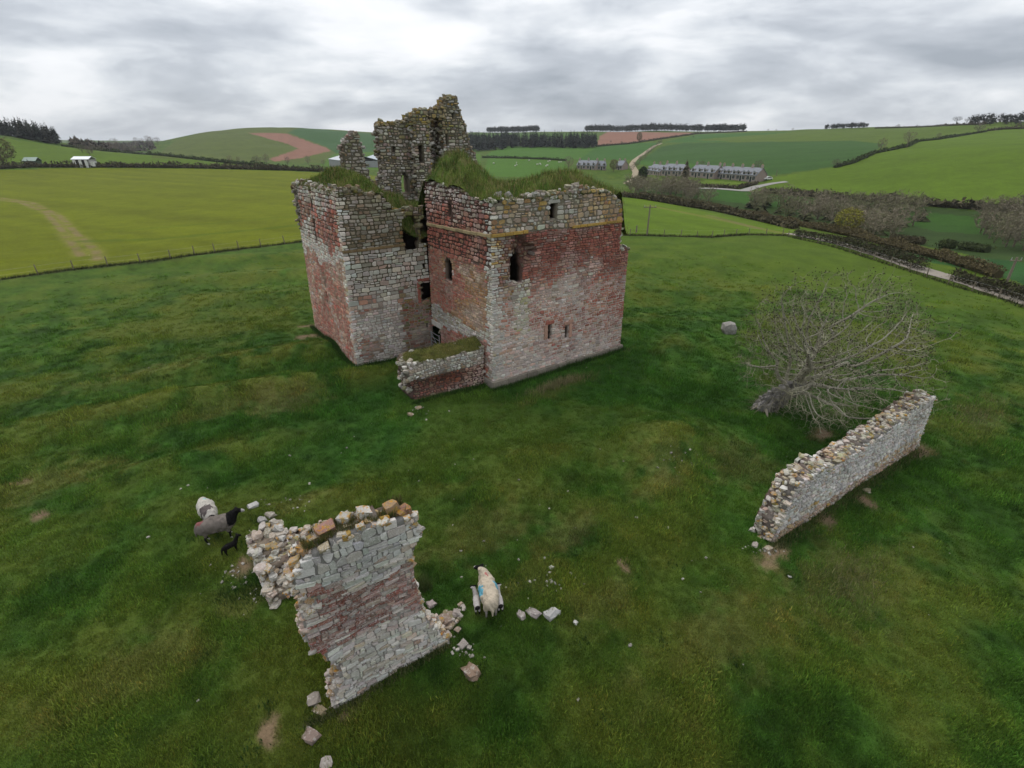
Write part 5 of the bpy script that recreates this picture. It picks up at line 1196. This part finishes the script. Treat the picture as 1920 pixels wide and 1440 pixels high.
fence('post and wire fence along the lane side of the pasture', line((1478,444),(1560,462),(1640,488),(1720,514),(1800,540),(1880,562),(1960,590),(2120,645)), 3.0, 1.0, 60)
# utility poles
def pole(x, y0, y1, label, arm=1.0, name='utility_pole'):
    p = hit(x, y0); rp = ray(x, y1); z_ = CAM_H + rp[2] / math.hypot(rp[0], rp[1]) * math.hypot(*p[:2]) - p[2]; e_ = empty(name, tuple(p)); tag(e_, label, 'pole')
    mb_ = MB(); tube(mb_, (0, 0, -.3), (0, 0, z_), .14, .10, 8); o_ = mb_.build('shaft', m_wood, None); o_.parent = e_
    if arm:
        mb_ = MB(); tube(mb_, (-arm, 0, z_ - .35), (arm, 0, z_ - .35), .07, .07, 6); o_ = mb_.build('crossarm', m_wood, None); o_.parent = e_
        for k in (-.85, 0, .85):
            mb_ = MB(); tube(mb_, (k * arm, 0, z_ - .3), (k * arm, 0, z_ - .02), .045, .03, 6); o_ = mb_.build('insulator', m_metal, None); o_.parent = e_
pole(1213, 441, 384, 'wooden utility pole with crossarm at the fence beside the tower'); pole(1885, 535, 480, 'bare wooden pole in the striped valley field', .6); pole(1455, 331, 318, 'thin pole past the gable of the last cottage row', 0)
pole(1193, 436, 423, 'short leaning stay post by the utility pole', 0, 'stay_post')

# ------------------------------------------------------------------ buildings
m_wallst = mat('cottage_stone', .92, grain=((1.2, .2), (7, .3)), usecol=True); m_slate = mat('slate', .7, grain=((1.5, .15), (9, .2)), usecol=True, spec=.4); m_glass = mat('window_glass', .15, usecol=False, base=(.03, .035, .04), spec=.6); m_paint = mat('white_paint', .6, usecol=False, base=(.68, .67, .64), grain=((3, .08),))
def quadbox(mb_, x0, x1, y0, y1, z0, z1, c_):
    V = [(x0, y0, z0), (x1, y0, z0), (x1, y1, z0), (x0, y1, z0), (x0, y0, z1), (x1, y0, z1), (x1, y1, z1), (x0, y1, z1)]; mb_.add(V, [(0, 3, 2, 1), (4, 5, 6, 7), (0, 1, 5, 4), (1, 2, 6, 5), (2, 3, 7, 6), (3, 0, 4, 7)], c_)
def cbuild(mb_, name, mt, par):
    o_ = mb_.build(name, mt, None); o_.parent = par; return o_
def cottages(a, b, label, nunit, depth=6.0, eave=2.7, rise=2.5, wall_c=(.30, .235, .205), front_flip=False, chim=None, dorm=True):
    """row of stone cottages with front wall from pixel a to pixel b"""
    pa, pb = hit(*a), hit(*b); zz = min(pa[2], pb[2]); d = pb - pa; L_ = math.hypot(d[0], d[1]); an = math.atan2(d[1], d[0]); e_ = empty('cottage_row', (pa[0], pa[1], zz)); e_.rotation_euler = (0, 0, an); tag(e_, label, 'cottages')
    mb_ = MB(); quadbox(mb_, 0, L_, 0, depth, -1.5, eave, wall_c)
    for x in (0, L_): mb_.add([(x, 0, eave), (x, depth, eave), (x, depth / 2, eave + rise - .05)], [(0, 1, 2) if x else (0, 2, 1)], wall_c)
    wl = cbuild(mb_, 'wall', m_wallst, e_)
    mb_ = MB(); o = .3
    for y0, y1, s_ in ((-o, depth / 2, 1), (depth + o, depth / 2, -1)):
        za = eave - o * rise / (depth / 2); V = [(-.2, y0, za), (L_ + .2, y0, za), (L_ + .2, y1, eave + rise), (-.2, y1, eave + rise)]; V += [(x, y, z + .14) for x, y, z in V]; F = [(4, 5, 6, 7), (0, 3, 2, 1), (0, 1, 5, 4), (1, 2, 6, 5), (2, 3, 7, 6), (3, 0, 4, 7)]; mb_.add(V, F if s_ > 0 else [f[::-1] for f in F], (.185, .195, .215))
    rf = cbuild(mb_, 'roof', m_slate, e_)
    for k in range(nunit + 1):
        x = min(max(k * L_ / nunit, .45), L_ - .45); mb_ = MB(); quadbox(mb_, x - .4, x + .4, depth / 2 - .35, depth / 2 + .35, eave + rise - .4, eave + rise + 1.1, (.33, .27, .23))
        c_ = cbuild(mb_, 'chimney', m_wallst, e_); mb_ = MB()
        for q in (-.2, .2): tube(mb_, (x + q, depth / 2, eave + rise + 1.1), (x + q, depth / 2, eave + rise + 1.5), .12, .1, 6, (.42, .27, .17))
        po = cbuild(mb_, 'chimney_pots', m_wallst, c_)
    u = L_ / nunit
    for k in range(nunit):
        x0 = k * u
        for q, kind in ((.22, 'w'), (.5, 'd'), (.78, 'w')):
            x = x0 + q * u
            if kind == 'd':
                mb_ = MB(); quadbox(mb_, x - .65, x + .65, -.06, .02, 0, 2.35, (.42, .38, .34)); s_ = cbuild(mb_, 'door_surround', m_wallst, e_); mb_ = MB(); quadbox(mb_, x - .45, x + .45, -.10, -.04, 0, 2.1, (.03, .03, .03)); cbuild(mb_, 'door', m_glass, e_)
            else:
                mb_ = MB(); quadbox(mb_, x - .75, x + .75, -.06, .02, .7, 2.3, (.36, .33, .30)); f_ = cbuild(mb_, 'window', m_wallst, e_)
                for sx in (-.33, .33): mb_ = MB(); quadbox(mb_, x + sx - .27, x + sx + .27, -.09, -.05, .85, 2.15, (.03, .03, .03)); cbuild(mb_, 'pane', m_glass, f_)
                if dorm:
                    mb_ = MB(); quadbox(mb_, x - .7, x + .7, -.02, 1.6, eave - .3, eave + 1.0, (.42, .36, .31)); dm = cbuild(mb_, 'dormer', m_wallst, e_); mb_ = MB(); V = [(x - .9, -.25, eave + 1.0), (x + .9, -.25, eave + 1.0), (x, -.25, eave + 1.75), (x - .9, 2.0, eave + 1.0), (x + .9, 2.0, eave + 1.0), (x, 2.0, eave + 1.75)]; mb_.add(V, [(0, 1, 2), (0, 2, 5, 3), (2, 1, 4, 5), (0, 3, 4, 1)], (.25, .255, .275)); cbuild(mb_, 'dormer_roof', m_slate, dm)
                    mb_ = MB(); quadbox(mb_, x - .45, x + .45, -.06, -.02, eave, eave + .85, (.03, .03, .03)); cbuild(mb_, 'dormer_window', m_glass, dm)
    return e_
cottages((1343,335), (1416,342), 'last slate-roofed cottage row, longest, ending at the parked car', 4)
cottages((1293,332), (1338,336), 'slate-roofed cottage row between the tall conifer and the last row', 2)
cottages((1239,329.5), (1278,331), 'stepped cottage row half hidden by the tall conifer', 2)
cottages((1213,328.5), (1237,329.5), 'first short cottage row beside the dark evergreen', 2)
cottages((1081,317.5), (1116,319), 'separate pair of cottages beside the round brown tree', 2); cottages((1119,318.5), (1136,319.5), 'smaller cottage adjoining the separate pair', 1)
cottages((1154,318), (1166,319), 'lone gabled cottage by the bend of the farm track', 1, dorm=False)
def shed(a, b, label, depth, eave, rise, wall_c, roof_c, open_front=False, name='shed', panels=0):
    pa, pb = hit(*a), hit(*b); zz = min(pa[2], pb[2]); d = pb - pa; L_ = math.hypot(d[0], d[1]); e_ = empty(name, (pa[0], pa[1], zz)); e_.rotation_euler = (0, 0, math.atan2(d[1], d[0])); tag(e_, label, 'shed')
    mb_ = MB()
    if open_front:
        quadbox(mb_, 0, L_, depth - .15, depth, -.5, eave, wall_c); quadbox(mb_, 0, .15, 0, depth - .16, -.5, eave, wall_c); quadbox(mb_, L_ - .15, L_, 0, depth - .16, -.5, eave, wall_c)
    else: quadbox(mb_, 0, L_, 0, depth, -.8, eave, wall_c)
    cbuild(mb_, 'wall', m_wallst, e_); mb_ = MB(); o = .35
    for y0, y1, s_ in ((-o, depth / 2, 1), (depth + o, depth / 2, -1)):
        V = [(-.3, y0, eave), (L_ + .3, y0, eave), (L_ + .3, y1, eave + rise), (-.3, y1, eave + rise)]; V += [(x, y, z + .12) for x, y, z in V]; F = [(4, 5, 6, 7), (0, 3, 2, 1), (0, 1, 5, 4), (1, 2, 6, 5), (2, 3, 7, 6), (3, 0, 4, 7)]; mb_.add(V, F if s_ > 0 else [f[::-1] for f in F], roof_c)
    cbuild(mb_, 'roof', m_slate, e_)
    for k in range(panels):
        w_ = L_ / (panels * 2 - .4); x = k * 2 * w_ + .2; mb_ = MB(); quadbox(mb_, x, x + w_, -.08, 0, -.3, eave - .15, (.62, .62, .60)); cbuild(mb_, 'front_panel', m_paint, e_)
shed((139,314), (170,314.5), 'white-roofed open-fronted field shelter in front of the dark hedge', 6, 3.6, 1.2, (.30, .29, .27), (.80, .81, .82), True, 'field_shelter', 3)
shed((47,313), (70,313.5), 'small green-grey shed by the olive-budded tree', 5, 2.6, 1.5, (.06, .08, .05), (.26, .33, .28), False)
shed((618,312), (650,314), 'wide pale-roofed farm shed beyond the slender broken wall', 22, 5, 3, (.30, .30, .30), (.50, .52, .54), False, 'farm_shed'); shed((684,309), (716,311), 'long blue-grey farm shed seen through the ruined wall gap', 16, 5, 2.5, (.33, .37, .42), (.42, .46, .50), False, 'farm_shed')
p = hit(176, 314); e_ = empty('livestock_trailer', tuple(p)); tag(e_, 'small pale livestock trailer parked next to the field shelter', 'trailer')
mb_ = MB(); quadbox(mb_, -1.6, 1.6, -.9, .9, .5, 2.7, (.5, .49, .46)); cbuild(mb_, 'body', m_paint, e_)
mb_ = MB(); quadbox(mb_, -1.66, 1.66, -.96, .96, 2.7, 2.82, (.4, .4, .4)); cbuild(mb_, 'roof', m_slate, e_)
for s_ in (-.95, .95): mb_ = MB(); tube(mb_, (0, s_ - .1, .38), (0, s_ + .1, .38), .38, .38, 12, (.03, .03, .03)); cbuild(mb_, 'wheel', m_glass, e_)
# parked car
p = hit(1438, 338); e_ = empty('parked_car', tuple(p)); e_.rotation_euler = (0, 0, .35); tag(e_, 'silver car parked at the gable of the last cottage row', 'car')
pr_ = [(-2.1, .45), (-2.1, .85), (-1.95, .95), (-1.0, 1.0), (-.5, 1.45), (1.0, 1.48), (1.75, 1.0), (2.05, .9), (2.1, .45)]
mb_ = MB(); nP = len(pr_); V = [(x, y, z) for y in (-.85, .85) for x, z in pr_]; mb_.add(V, [tuple(range(nP)), tuple(range(2 * nP - 1, nP - 1, -1))] + [(i, nP + i, nP + (i + 1) % nP, (i + 1) % nP) for i in range(nP)], (.6, .62, .64)); cbuild(mb_, 'body', m_paint, e_)
for s_ in (-1, 1):
    for x in (-1.3, 1.3): mb_ = MB(); tube(mb_, (x, s_ * .78, .33), (x, s_ * .9, .33), .33, .33, 12, (.03, .03, .03)); cbuild(mb_, 'wheel', m_glass, e_)
    mb_ = MB(); mb_.add([(-.8, s_ * .865, 1.02), (1.5, s_ * .865, 1.02), (.95, s_ * .865, 1.42), (-.45, s_ * .865, 1.40)], [(0, 1, 2, 3) if s_ < 0 else (3, 2, 1, 0)], (.03, .03, .03)); cbuild(mb_, 'side_window', m_glass, e_)
for h_ in HID:
    for ch in list(h_.children): bpy.data.objects.remove(ch)
    bpy.data.objects.remove(h_)
# ------------------------------------------------------------------ sheep
m_wool = mat('wool', .98, grain=((18, .14), (70, .2)), bump=((38, .9, .03), (90, .6, .012)), coord='obj', spec=.05)
_la, _lo = np.meshgrid(np.linspace(0, math.pi, 9), np.arange(14) * 2 * math.pi / 14, indexing='ij')
_sph = np.stack([np.sin(_la) * np.cos(_lo), np.sin(_la) * np.sin(_lo), np.cos(_la)], -1).reshape(-1, 3)
_sphf = [(i * 14 + j, (i + 1) * 14 + j, (i + 1) * 14 + (j + 1) % 14, i * 14 + (j + 1) % 14) for i in range(8) for j in range(14)]
def sheep(name, loc, heading, s_, colf, head=(0, .0), label='', lamb=False, tail=True, graze=False, turn=0., lie=False):
    k = dict(tr=.265, nk=.13, hd=.09, lg=.036, L=1.0) if not lamb else dict(tr=.135, nk=.08, hd=.08, lg=.030, L=.66)
    z0 = .60 if not lamb else .42
    if lie: z0 = .34
    V, E_, Rr = [], [], []
    def v(x, y, z, r_, r2=None): V.append((x, y * k['L'], z)); Rr.append((r_, r2 or r_)); return len(V) - 1
    def e(*q): E_.extend(zip(q[:-1], q[1:]))
    t_ = k['tr']
    a = v(0, -.42, z0 + .02, t_ * .78, t_ * .85); b = v(0, -.15, z0 + .02, t_ * 1.08, t_ * 1.05); c = v(0, .15, z0, t_ * 1.06, t_ * 1.06); d = v(0, .38, z0 + .04, t_ * .85, t_ * .9); e(a, b, c, d)
    tx = math.sin(turn); ty = math.cos(turn)
    if graze: n1_ = v(.04 * tx, .55, z0 - .02, k['nk'] * 1.2); h1 = v(.12 * tx, .55 + .18 * ty, z0 - .26, k['hd']); h2 = v(.2 * tx, .55 + .27 * ty, z0 - .42, k['hd'] * .62)
    else: n1_ = v(.06 * tx, .52, z0 + .20, k['nk'] * 1.15); h1 = v(.16 * tx, .54 + .12 * ty, z0 + .34, k['hd']); h2 = v(.34 * tx, .54 + .31 * ty, z0 + .26, k['hd'] * .6)
    e(d, n1_, h1, h2)
    for sx in (-1, 1):
        ear = v(V[h1][0] + sx * .13 * ty - .02 * tx, V[h1][1] / k['L'] - sx * .13 * tx - .02, V[h1][2] + .05, .022); e(h1, ear)
        if not lie:
            for y, root, off in ((-.36, a, -.05), (.30, d, .02)):
                x = sx * t_ * .52; p1 = v(x, y, z0 - t_ * .75, k['lg'] * 1.9); p2 = v(x, y + off, z0 * .36, k['lg'] * 1.05); p3 = v(x, y + off * .3, .07, k['lg'] * .85); p4 = v(x, y + off * .3 + .035, .0, k['lg'] * 1.0); e(root, p1, p2, p3, p4)
    if tail: p1 = v(0, -.60, z0 - .04, .045); p2 = v(0, -.64, z0 - .26, .035); e(a, p1, p2)
    bm_v, bm_f, n0 = [], [], 0                # overlapping balls along every bone, fused into one skin by a voxel remesh
    def ball(c_, r_):
        nonlocal n0
        bm_v.append(_sph * np.array([r_[0], (r_[0] + r_[1]) / 2, r_[1]]) + c_); bm_f.extend([tuple(i + n0 for i in f) for f in _sphf]); n0 += len(_sph)
    for i, j in E_:
        A_, B_, ra, rb = np.array(V[i]), np.array(V[j]), np.array(Rr[i]), np.array(Rr[j]); m_ = max(2, int(np.linalg.norm(B_ - A_) / (min(ra.min(), rb.min()) * .5)) + 1)
        for q in np.linspace(0, 1, m_): ball(A_ * (1 - q) + B_ * q, ra * (1 - q) + rb * q)
    me = bpy.data.meshes.new(name); me.from_pydata(np.concatenate(bm_v).tolist(), [], bm_f); o_ = bpy.data.objects.new(name, me); col.objects.link(o_)
    md = o_.modifiers.new('fuse', 'REMESH'); md.mode = 'VOXEL'; md.voxel_size = .022 if not lamb else .017
    md = o_.modifiers.new('soft', 'SMOOTH'); md.factor = .5; md.iterations = 3
    dg = bpy.context.evaluated_depsgraph_get(); dg.update(); m2 = bpy.data.meshes.new_from_object(o_.evaluated_get(dg)); bpy.data.objects.remove(o_)
    P_ = np.array([q.co for q in m2.vertices]); nrm = np.array([q.normal for q in m2.vertices])
    headp = np.array(V[h1])
    isb = (P_[:, 2] > z0 - t_ * 1.15) & (P_[:, 1] < .50 * k['L'])
    P_ += nrm * ((vnoise(P_[:, 0] * 16 + P_[:, 2] * 9, P_[:, 1] * 16, 3) - .5) * (.05 if not lamb else .018) * isb)[:, None]
    cc = colf(P_, headp, V[n1_], z0)
    F = [tuple(q.vertices) for q in m2.polygons]
    o_ = mesh_obj(name, P_ * s_, F, m_wool, None, cc, True); o_.location = tuple(loc); o_.rotation_euler = (0, 0, heading); bpy.data.meshes.remove(m2)
    return tag(o_, label, 'sheep' if not lamb else 'lamb')
def fleece(wool, face, leg, marks=()):
    def f(P_, hp, np_, z0):
        c_ = np.broadcast_to(np.array(wool), P_.shape).copy() * (.9 + .2 * vnoise(P_[:, 0] * 9, P_[:, 1] * 9, 5))[:, None]
        for (x, y, r_, rgb, zmin) in marks:
            m = (np.hypot(P_[:, 0] - x, P_[:, 1] - y) + (vnoise(P_[:, 0] * 20, P_[:, 1] * 20, 8) - .5) * .1 < r_) & (P_[:, 2] > zmin); c_[m] = rgb
        c_[(P_[:, 1] > np_[1] + .05) & (P_[:, 2] > hp[2] - .35)] = face
        c_[P_[:, 2] < z0 * .5] = leg
        return c_
    return f
CREAM, BLK, WHT = (.52, .44, .335), (.012, .011, .011), (.55, .52, .48)
BLUE = (.13, .36, .46)
def stand(x, y, z=.55): p = at_z(x, y, z); return on(p[0], p[1])
def ang(a, b, z=.55):
    p, q = at_z(*a, z), at_z(*b, z); d = q - p; return math.atan2(d[1], d[0]) - math.pi / 2
def collar(P_, hp, np_, z0):
    c_ = fleece(CREAM, BLK, (.30, .27, .24), ((-.25, -.12, .10, BLUE, .5), (-.24, .04, .07, BLUE, .5), (.24, .14, .09, BLUE, .5), (.26, .0, .06, BLUE, .5), (0, .38, .05, (.45, .17, .15), .6)))(P_, hp, np_, z0)
    m = P_[:, 1] > hp[1] + .12; c_[m] = WHT
    return c_
sheep('ewe', stand(916, 1118), ang((921, 1143), (909, 1088)), 1.05, collar, label='cream ewe with blue paint marks and black face standing between two lambs', turn=-.9)
lambc = lambda P_, hp, np_, z0: np.where(((P_[:, 1] < -.30) & (P_[:, 2] < z0 + .12))[:, None], np.array(BLK) * 1.5, fleece((.50, .46, .43), BLK, BLK)(P_, hp, np_, z0))
sheep('lamb', stand(894, 1134, .3), ang((896, 1148), (892, 1118), .3), .78, lambc, lamb=True, tail=False, label='pale lamb with black face and rump on the stone-line side of the ewe', turn=-.5)
sheep('lamb', stand(936, 1133, .3), ang((939, 1146), (932, 1118), .3), .78, lambc, lamb=True, tail=False, label='pale lamb with black face half tucked against the ewe flank', turn=.3)
def greyf(P_, hp, np_, z0):
    c_ = fleece((.175, .15, .13), BLK, BLK, ((0, -.45, .12, (.22, .09, .085), .6),))(P_, hp, np_, z0)
    m = (P_[:, 1] > .34) & (P_[:, 2] > z0 - .05); c_[m] = BLK
    m = P_[:, 2] < .07; c_[m] = (.5, .48, .44)
    m = (P_[:, 1] > hp[1] + .14); c_[m] = (.4, .38, .36)
    return c_
sheep('ewe', stand(408, 990), ang((392, 992), (428, 982)), 1.08, greyf, label='dark grey ewe with black head raised, standing beside the black lamb')
sheep('ewe', stand(390, 962), ang((386, 950), (398, 972)), 1.08, fleece((.50, .465, .41), BLK, BLK, ((.05, .30, .20, (.12, .10, .095), .4), (-.1, -.35, .07, (.25, .5, .5), .55))), label='cream ewe with a grey-dark shoulder grazing behind the dark grey ewe', graze=True)
sheep('lamb', stand(433, 1029, .25), ang((424, 1033), (446, 1021), .25), .72, lambda P_, hp, np_, z0: np.broadcast_to(np.array(BLK), P_.shape), lamb=True, label='all-black lamb walking beside the tumbled wall corner')
fs = None
for k in range(14):
    x, y = 905 + rng.uniform(18, 150), 300 + rng.uniform(2, 14); p = hit(x, y)
    if fs is None: fs = sheep('grazing_sheep', p, rng.uniform(0, 6), 1.1, fleece((.62, .58, .52), (.3, .28, .25), (.3, .28, .25)), graze=True, label='distant white sheep grazing in the field below the conifer belt'); o_ = fs
    else: o_ = fs.copy(); col.objects.link(o_)
    o_.location = tuple(p); o_.rotation_euler = (0, 0, rng.uniform(0, 6.28)); o_['group'] = 'distant flock below the conifer belt'
# ------------------------------------------------------------------ pasture grass: clumps scattered with geometry nodes, coloured like the sward below them
def ground_colour(x, y):
    a = np.arctan2(x, y); i = np.clip(np.round((a - _az[0]) / (_az[1] - _az[0])).astype(int), 0, 939)
    j = np.clip(np.searchsorted(_r, np.hypot(x, y)), 0, nr - 1); return gc[i, j]
m_clump = bpy.data.materials.new('grass_clump'); m_clump.use_nodes = True; t = m_clump.node_tree; b = t.nodes['Principled BSDF']; b.inputs['Roughness'].default_value = .75; b.inputs['Specular IOR Level'].default_value = .15
at = N('ShaderNodeAttribute', t); at.attribute_type = 'INSTANCER'; at.attribute_name = 'gcol'; a2 = N('ShaderNodeAttribute', t); a2.attribute_name = 'Col'
mm = N('ShaderNodeMix', t); mm.data_type = 'RGBA'; mm.blend_type = 'MULTIPLY'; mm.inputs[0].default_value = 1; lk(at.outputs['Color'], mm.inputs[6], t); lk(a2.outputs['Color'], mm.inputs[7], t); lk(mm.outputs[2], b.inputs['Base Color'], t)
cl_col = bpy.data.collections.new('grass_clumps')
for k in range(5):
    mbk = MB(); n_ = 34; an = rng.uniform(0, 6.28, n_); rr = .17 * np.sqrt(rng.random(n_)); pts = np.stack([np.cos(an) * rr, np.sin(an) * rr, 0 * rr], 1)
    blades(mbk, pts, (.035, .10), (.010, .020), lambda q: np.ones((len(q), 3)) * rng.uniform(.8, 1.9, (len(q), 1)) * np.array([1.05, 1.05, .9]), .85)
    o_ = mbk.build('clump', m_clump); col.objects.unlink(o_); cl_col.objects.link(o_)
n_ = 155000
rr = np.exp(rng.uniform(math.log(4.5), math.log(76), n_)); keep = rng.random(n_) < np.clip((rr / 16) ** 1.0, .25, 1) * (1 - sstep(30, 74, rr)); an = rng.uniform(R(-72), R(72), n_); rr, an = rr[keep], an[keep]
x, y = np.sin(an) * rr, np.cos(an) * rr
def in_tower(x, y):
    dx, dy = x - C0[0], y - C0[1]; u = dx * UU[0] + dy * UU[1]; w_ = dx * WW[0] + dy * WW[1]
    return ((u > -.1) & (u < 10.8) & (w_ > -.1) & (w_ < 17.4)) | ((u > -5.6) & (u < 0) & (w_ > 7.6) & (w_ < 17.4)) | ((u > -4.8) & (u < 0) & (w_ > .8) & (w_ < 2.6))
gk = ground_colour(x, y); bare = gk[:, 0] > gk[:, 1] * 1.12
ok = ~in_tower(x, y) & ~bare; x, y, gk = x[ok], y[ok], gk[ok]; n_ = len(x)
clm = fbm(x * .8, y * .8, 3, 88)
me = bpy.data.meshes.new('grass'); me.vertices.add(n_); me.vertices.foreach_set('co', np.stack([x, y, terrain(x, y)], 1).astype(np.float32).ravel())
for nm, ty, dat in (('gcol', 'FLOAT_COLOR', np.concatenate([gk * rng.uniform(.9, 1.85, (n_, 1)) * (1.05 + .6 * (clm[:, None] - .5)) * np.where(rng.random((n_, 1)) < .12, np.array([1.5, 1.12, 1.2]), 1.0), np.ones((n_, 1))], 1)), ('rot', 'FLOAT_VECTOR', np.stack([0 * x, 0 * x, rng.uniform(0, 6.28, n_)], 1)), ('scl', 'FLOAT', (.6 + 1.3 * clm ** 2 * rng.uniform(.5, 1.8, n_) + .7 * (rng.random(n_) < .05 * (clm > .5))) * np.where(np.hypot(x, y) > 25, 1.5, 1.0))):
    A_ = me.attributes.new(nm, ty, 'POINT'); A_.data.foreach_set('color' if ty == 'FLOAT_COLOR' else ('vector' if ty == 'FLOAT_VECTOR' else 'value'), dat.astype(np.float32).ravel())
grass = bpy.data.objects.new('pasture_grass', me); col.objects.link(grass); tag(grass, 'short grazed grass covering the pasture', 'grass', None, 'stuff')
ng = bpy.data.node_groups.new('grass_scatter', 'GeometryNodeTree'); ng.interface.new_socket('Geometry', in_out='INPUT', socket_type='NodeSocketGeometry'); ng.interface.new_socket('Geometry', in_out='OUTPUT', socket_type='NodeSocketGeometry')
gi = ng.nodes.new('NodeGroupInput'); go = ng.nodes.new('NodeGroupOutput'); mp_ = ng.nodes.new('GeometryNodeMeshToPoints'); ip = ng.nodes.new('GeometryNodeInstanceOnPoints'); ci = ng.nodes.new('GeometryNodeCollectionInfo')
ci.inputs['Collection'].default_value = cl_col; ci.inputs['Separate Children'].default_value = True; ci.inputs['Reset Children'].default_value = True; ip.inputs['Pick Instance'].default_value = True
def named(nm, ty):
    q = ng.nodes.new('GeometryNodeInputNamedAttribute'); q.data_type = ty; q.inputs['Name'].default_value = nm; return q.outputs['Attribute']
L2 = ng.links.new
L2(gi.outputs[0], mp_.inputs['Mesh']); L2(mp_.outputs[0], ip.inputs['Points']); L2(ci.outputs[0], ip.inputs['Instance']); L2(named('rot', 'FLOAT_VECTOR'), ip.inputs['Rotation']); L2(named('scl', 'FLOAT'), ip.inputs['Scale']); L2(ip.outputs[0], go.inputs[0])
grass.modifiers.new('scatter', 'NODES').node_group = ng
# rank and dead grass: at wall feet, in old nettle beds, a rush tuft by the fragment
mb = MB()
def bed(x, y, ra, rb, n_, length, width, c1, c2, an=35, lean=.7):
    p = hit(x, y); c_, s2 = math.cos(R(an)), math.sin(R(an)); q = rng.normal(0, .5, (n_, 2)) * [ra, rb]; X = p[0] + q[:, 0] * c_ - q[:, 1] * s2; Y = p[1] + q[:, 0] * s2 + q[:, 1] * c_
    k = ~in_tower(X, Y); X, Y = X[k], Y[k]; m = rng.random((len(X), 1)); blades(mb, np.stack([X, Y, terrain(X, Y)], 1), length, width, lambda z: (np.array(c1) * m + np.array(c2) * (1 - m)) * rng.uniform(.6, 1.3, (len(z), 1)), lean)
STRAW, STR2, DKG, MDG = (.34, .28, .15), (.20, .19, .08), (.022, .055, .010), (.05, .10, .02)
bed(1050, 720, 2.4, .5, 1300, (.15, .55), (.012, .022), STRAW, STR2); bed(545, 755, 1.8, 1.2, 2200, (.06, .2), (.01, .02), STRAW, MDG); bed(1590, 1090, 2.2, 1.1, 2400, (.08, .3), (.008, .016), STRAW, MDG); bed(1380, 870, 1.6, 1.4, 1500, (.08, .3), (.008, .016), STR2, MDG)
bed(796, 1103, .22, .22, 500, (.3, .75), (.006, .012), (.15, .17, .06), MDG, lean=.55); bed(455, 1110, .8, .8, 900, (.06, .22), (.012, .03), DKG, MDG); bed(1085, 1010, .9, .5, 700, (.06, .2), (.01, .02), STR2, DKG); bed(1540, 940, .6, .3, 300, (.1, .3), (.01, .016), STR2, DKG, RANG)
bed(1830, 775, 3.0, 1.0, 900, (.1, .3), (.02, .03), STRAW, MDG)
def foot(a, b, n_, off=.25, length=(.08, .35), c1=DKG, c2=MDG):
    t_ = rng.random(n_); P_ = np.asarray(a)[None, :2] * (1 - t_[:, None]) + np.asarray(b)[None, :2] * t_[:, None] + rng.normal(0, off * .5, (n_, 2)); k = ~in_tower(P_[:, 0], P_[:, 1]); P_ = P_[k]; m = rng.random((len(P_), 1))
    blades(mb, np.stack([P_[:, 0], P_[:, 1], terrain(P_[:, 0], P_[:, 1])], 1), length, (.012, .03), lambda z: (np.array(c1) * m + np.array(c2) * (1 - m)) * rng.uniform(.6, 1.4, (len(z), 1)), .7)
foot(LC(-.2, -.3), LC(10.8, -.3), 5000); foot(LC(-5.7, 17.4), LC(-5.7, 7.5), 3500); foot(LC(-5.6, 7.5), LC(0, 7.5), 2500); foot(LC(-4.9, .6), LC(0, .6), 1800, .25)
foot(FO - [.5, .45, 0], FO + np.array([math.cos(R(FANG)), math.sin(R(FANG)), 0]) * 3.4 - [.0, .12, 0], 2200, .16, (.05, .22), STR2, DKG)
foot(RA - [0, .15, 0], RB - [0, .15, 0], 3600, .35, (.06, .28), STR2, DKG)
for o_ in list(col.objects):                 # grass standing round the loose stones
    if o_.name.startswith(('field_stone', 'boulder')):
        r_ = max(o_.dimensions[0], o_.dimensions[1], .12) * .55; an = rng.uniform(0, 6.28, 90); X, Y = o_.location[0] + np.cos(an) * r_ * rng.uniform(.8, 1.3, 90), o_.location[1] + np.sin(an) * r_ * rng.uniform(.8, 1.3, 90); m = rng.random((90, 1))
        blades(mb, np.stack([X, Y, terrain(X, Y)], 1), (.05, .16), (.008, .016), lambda z: (np.array(DKG) * m + np.array(MDG) * (1 - m)) * rng.uniform(.7, 1.5, (len(z), 1)), .6)
for _ in range(70):                           # thistles and docks: dark rosettes in the sward
    r_ = math.exp(rng.uniform(math.log(8), math.log(45))); a_ = rng.uniform(R(-48), R(48)); X0, Y0 = math.sin(a_) * r_, math.cos(a_) * r_
    if in_tower(np.array([X0]), np.array([Y0]))[0]: continue
    q = rng.normal(0, .16, (60, 2)); X, Y = X0 + q[:, 0], Y0 + q[:, 1]; blades(mb, np.stack([X, Y, terrain(X, Y)], 1), (.06, .2), (.02, .045), lambda z: np.array([.03, .07, .014]) * rng.uniform(.6, 1.5, (len(z), 1)), .9)
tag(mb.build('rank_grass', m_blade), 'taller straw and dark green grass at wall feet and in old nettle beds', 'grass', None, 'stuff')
# ------------------------------------------------------------------ thin damp air
mb = MB(); zt = float(max(GZ.max(), 60)) + 25; zb = float(GZ.min()) - 1.5
quadbox(mb, -6000, 6000, -6000, 6000, zb, zt, (.8, .8, .8))
m_haze = bpy.data.materials.new('haze'); m_haze.use_nodes = True; t = m_haze.node_tree; t.nodes.clear(); mo = N('ShaderNodeOutputMaterial', t); pv = N('ShaderNodeVolumePrincipled', t)
pv.inputs['Density'].default_value = .00012; pv.inputs['Color'].default_value = (.86, .90, .95, 1); lk(pv.outputs[0], mo.inputs['Volume'], t)
hz = mb.build('haze', m_haze); tag(hz, 'thin grey-blue damp air over the far hills', 'haze', None, 'stuff')
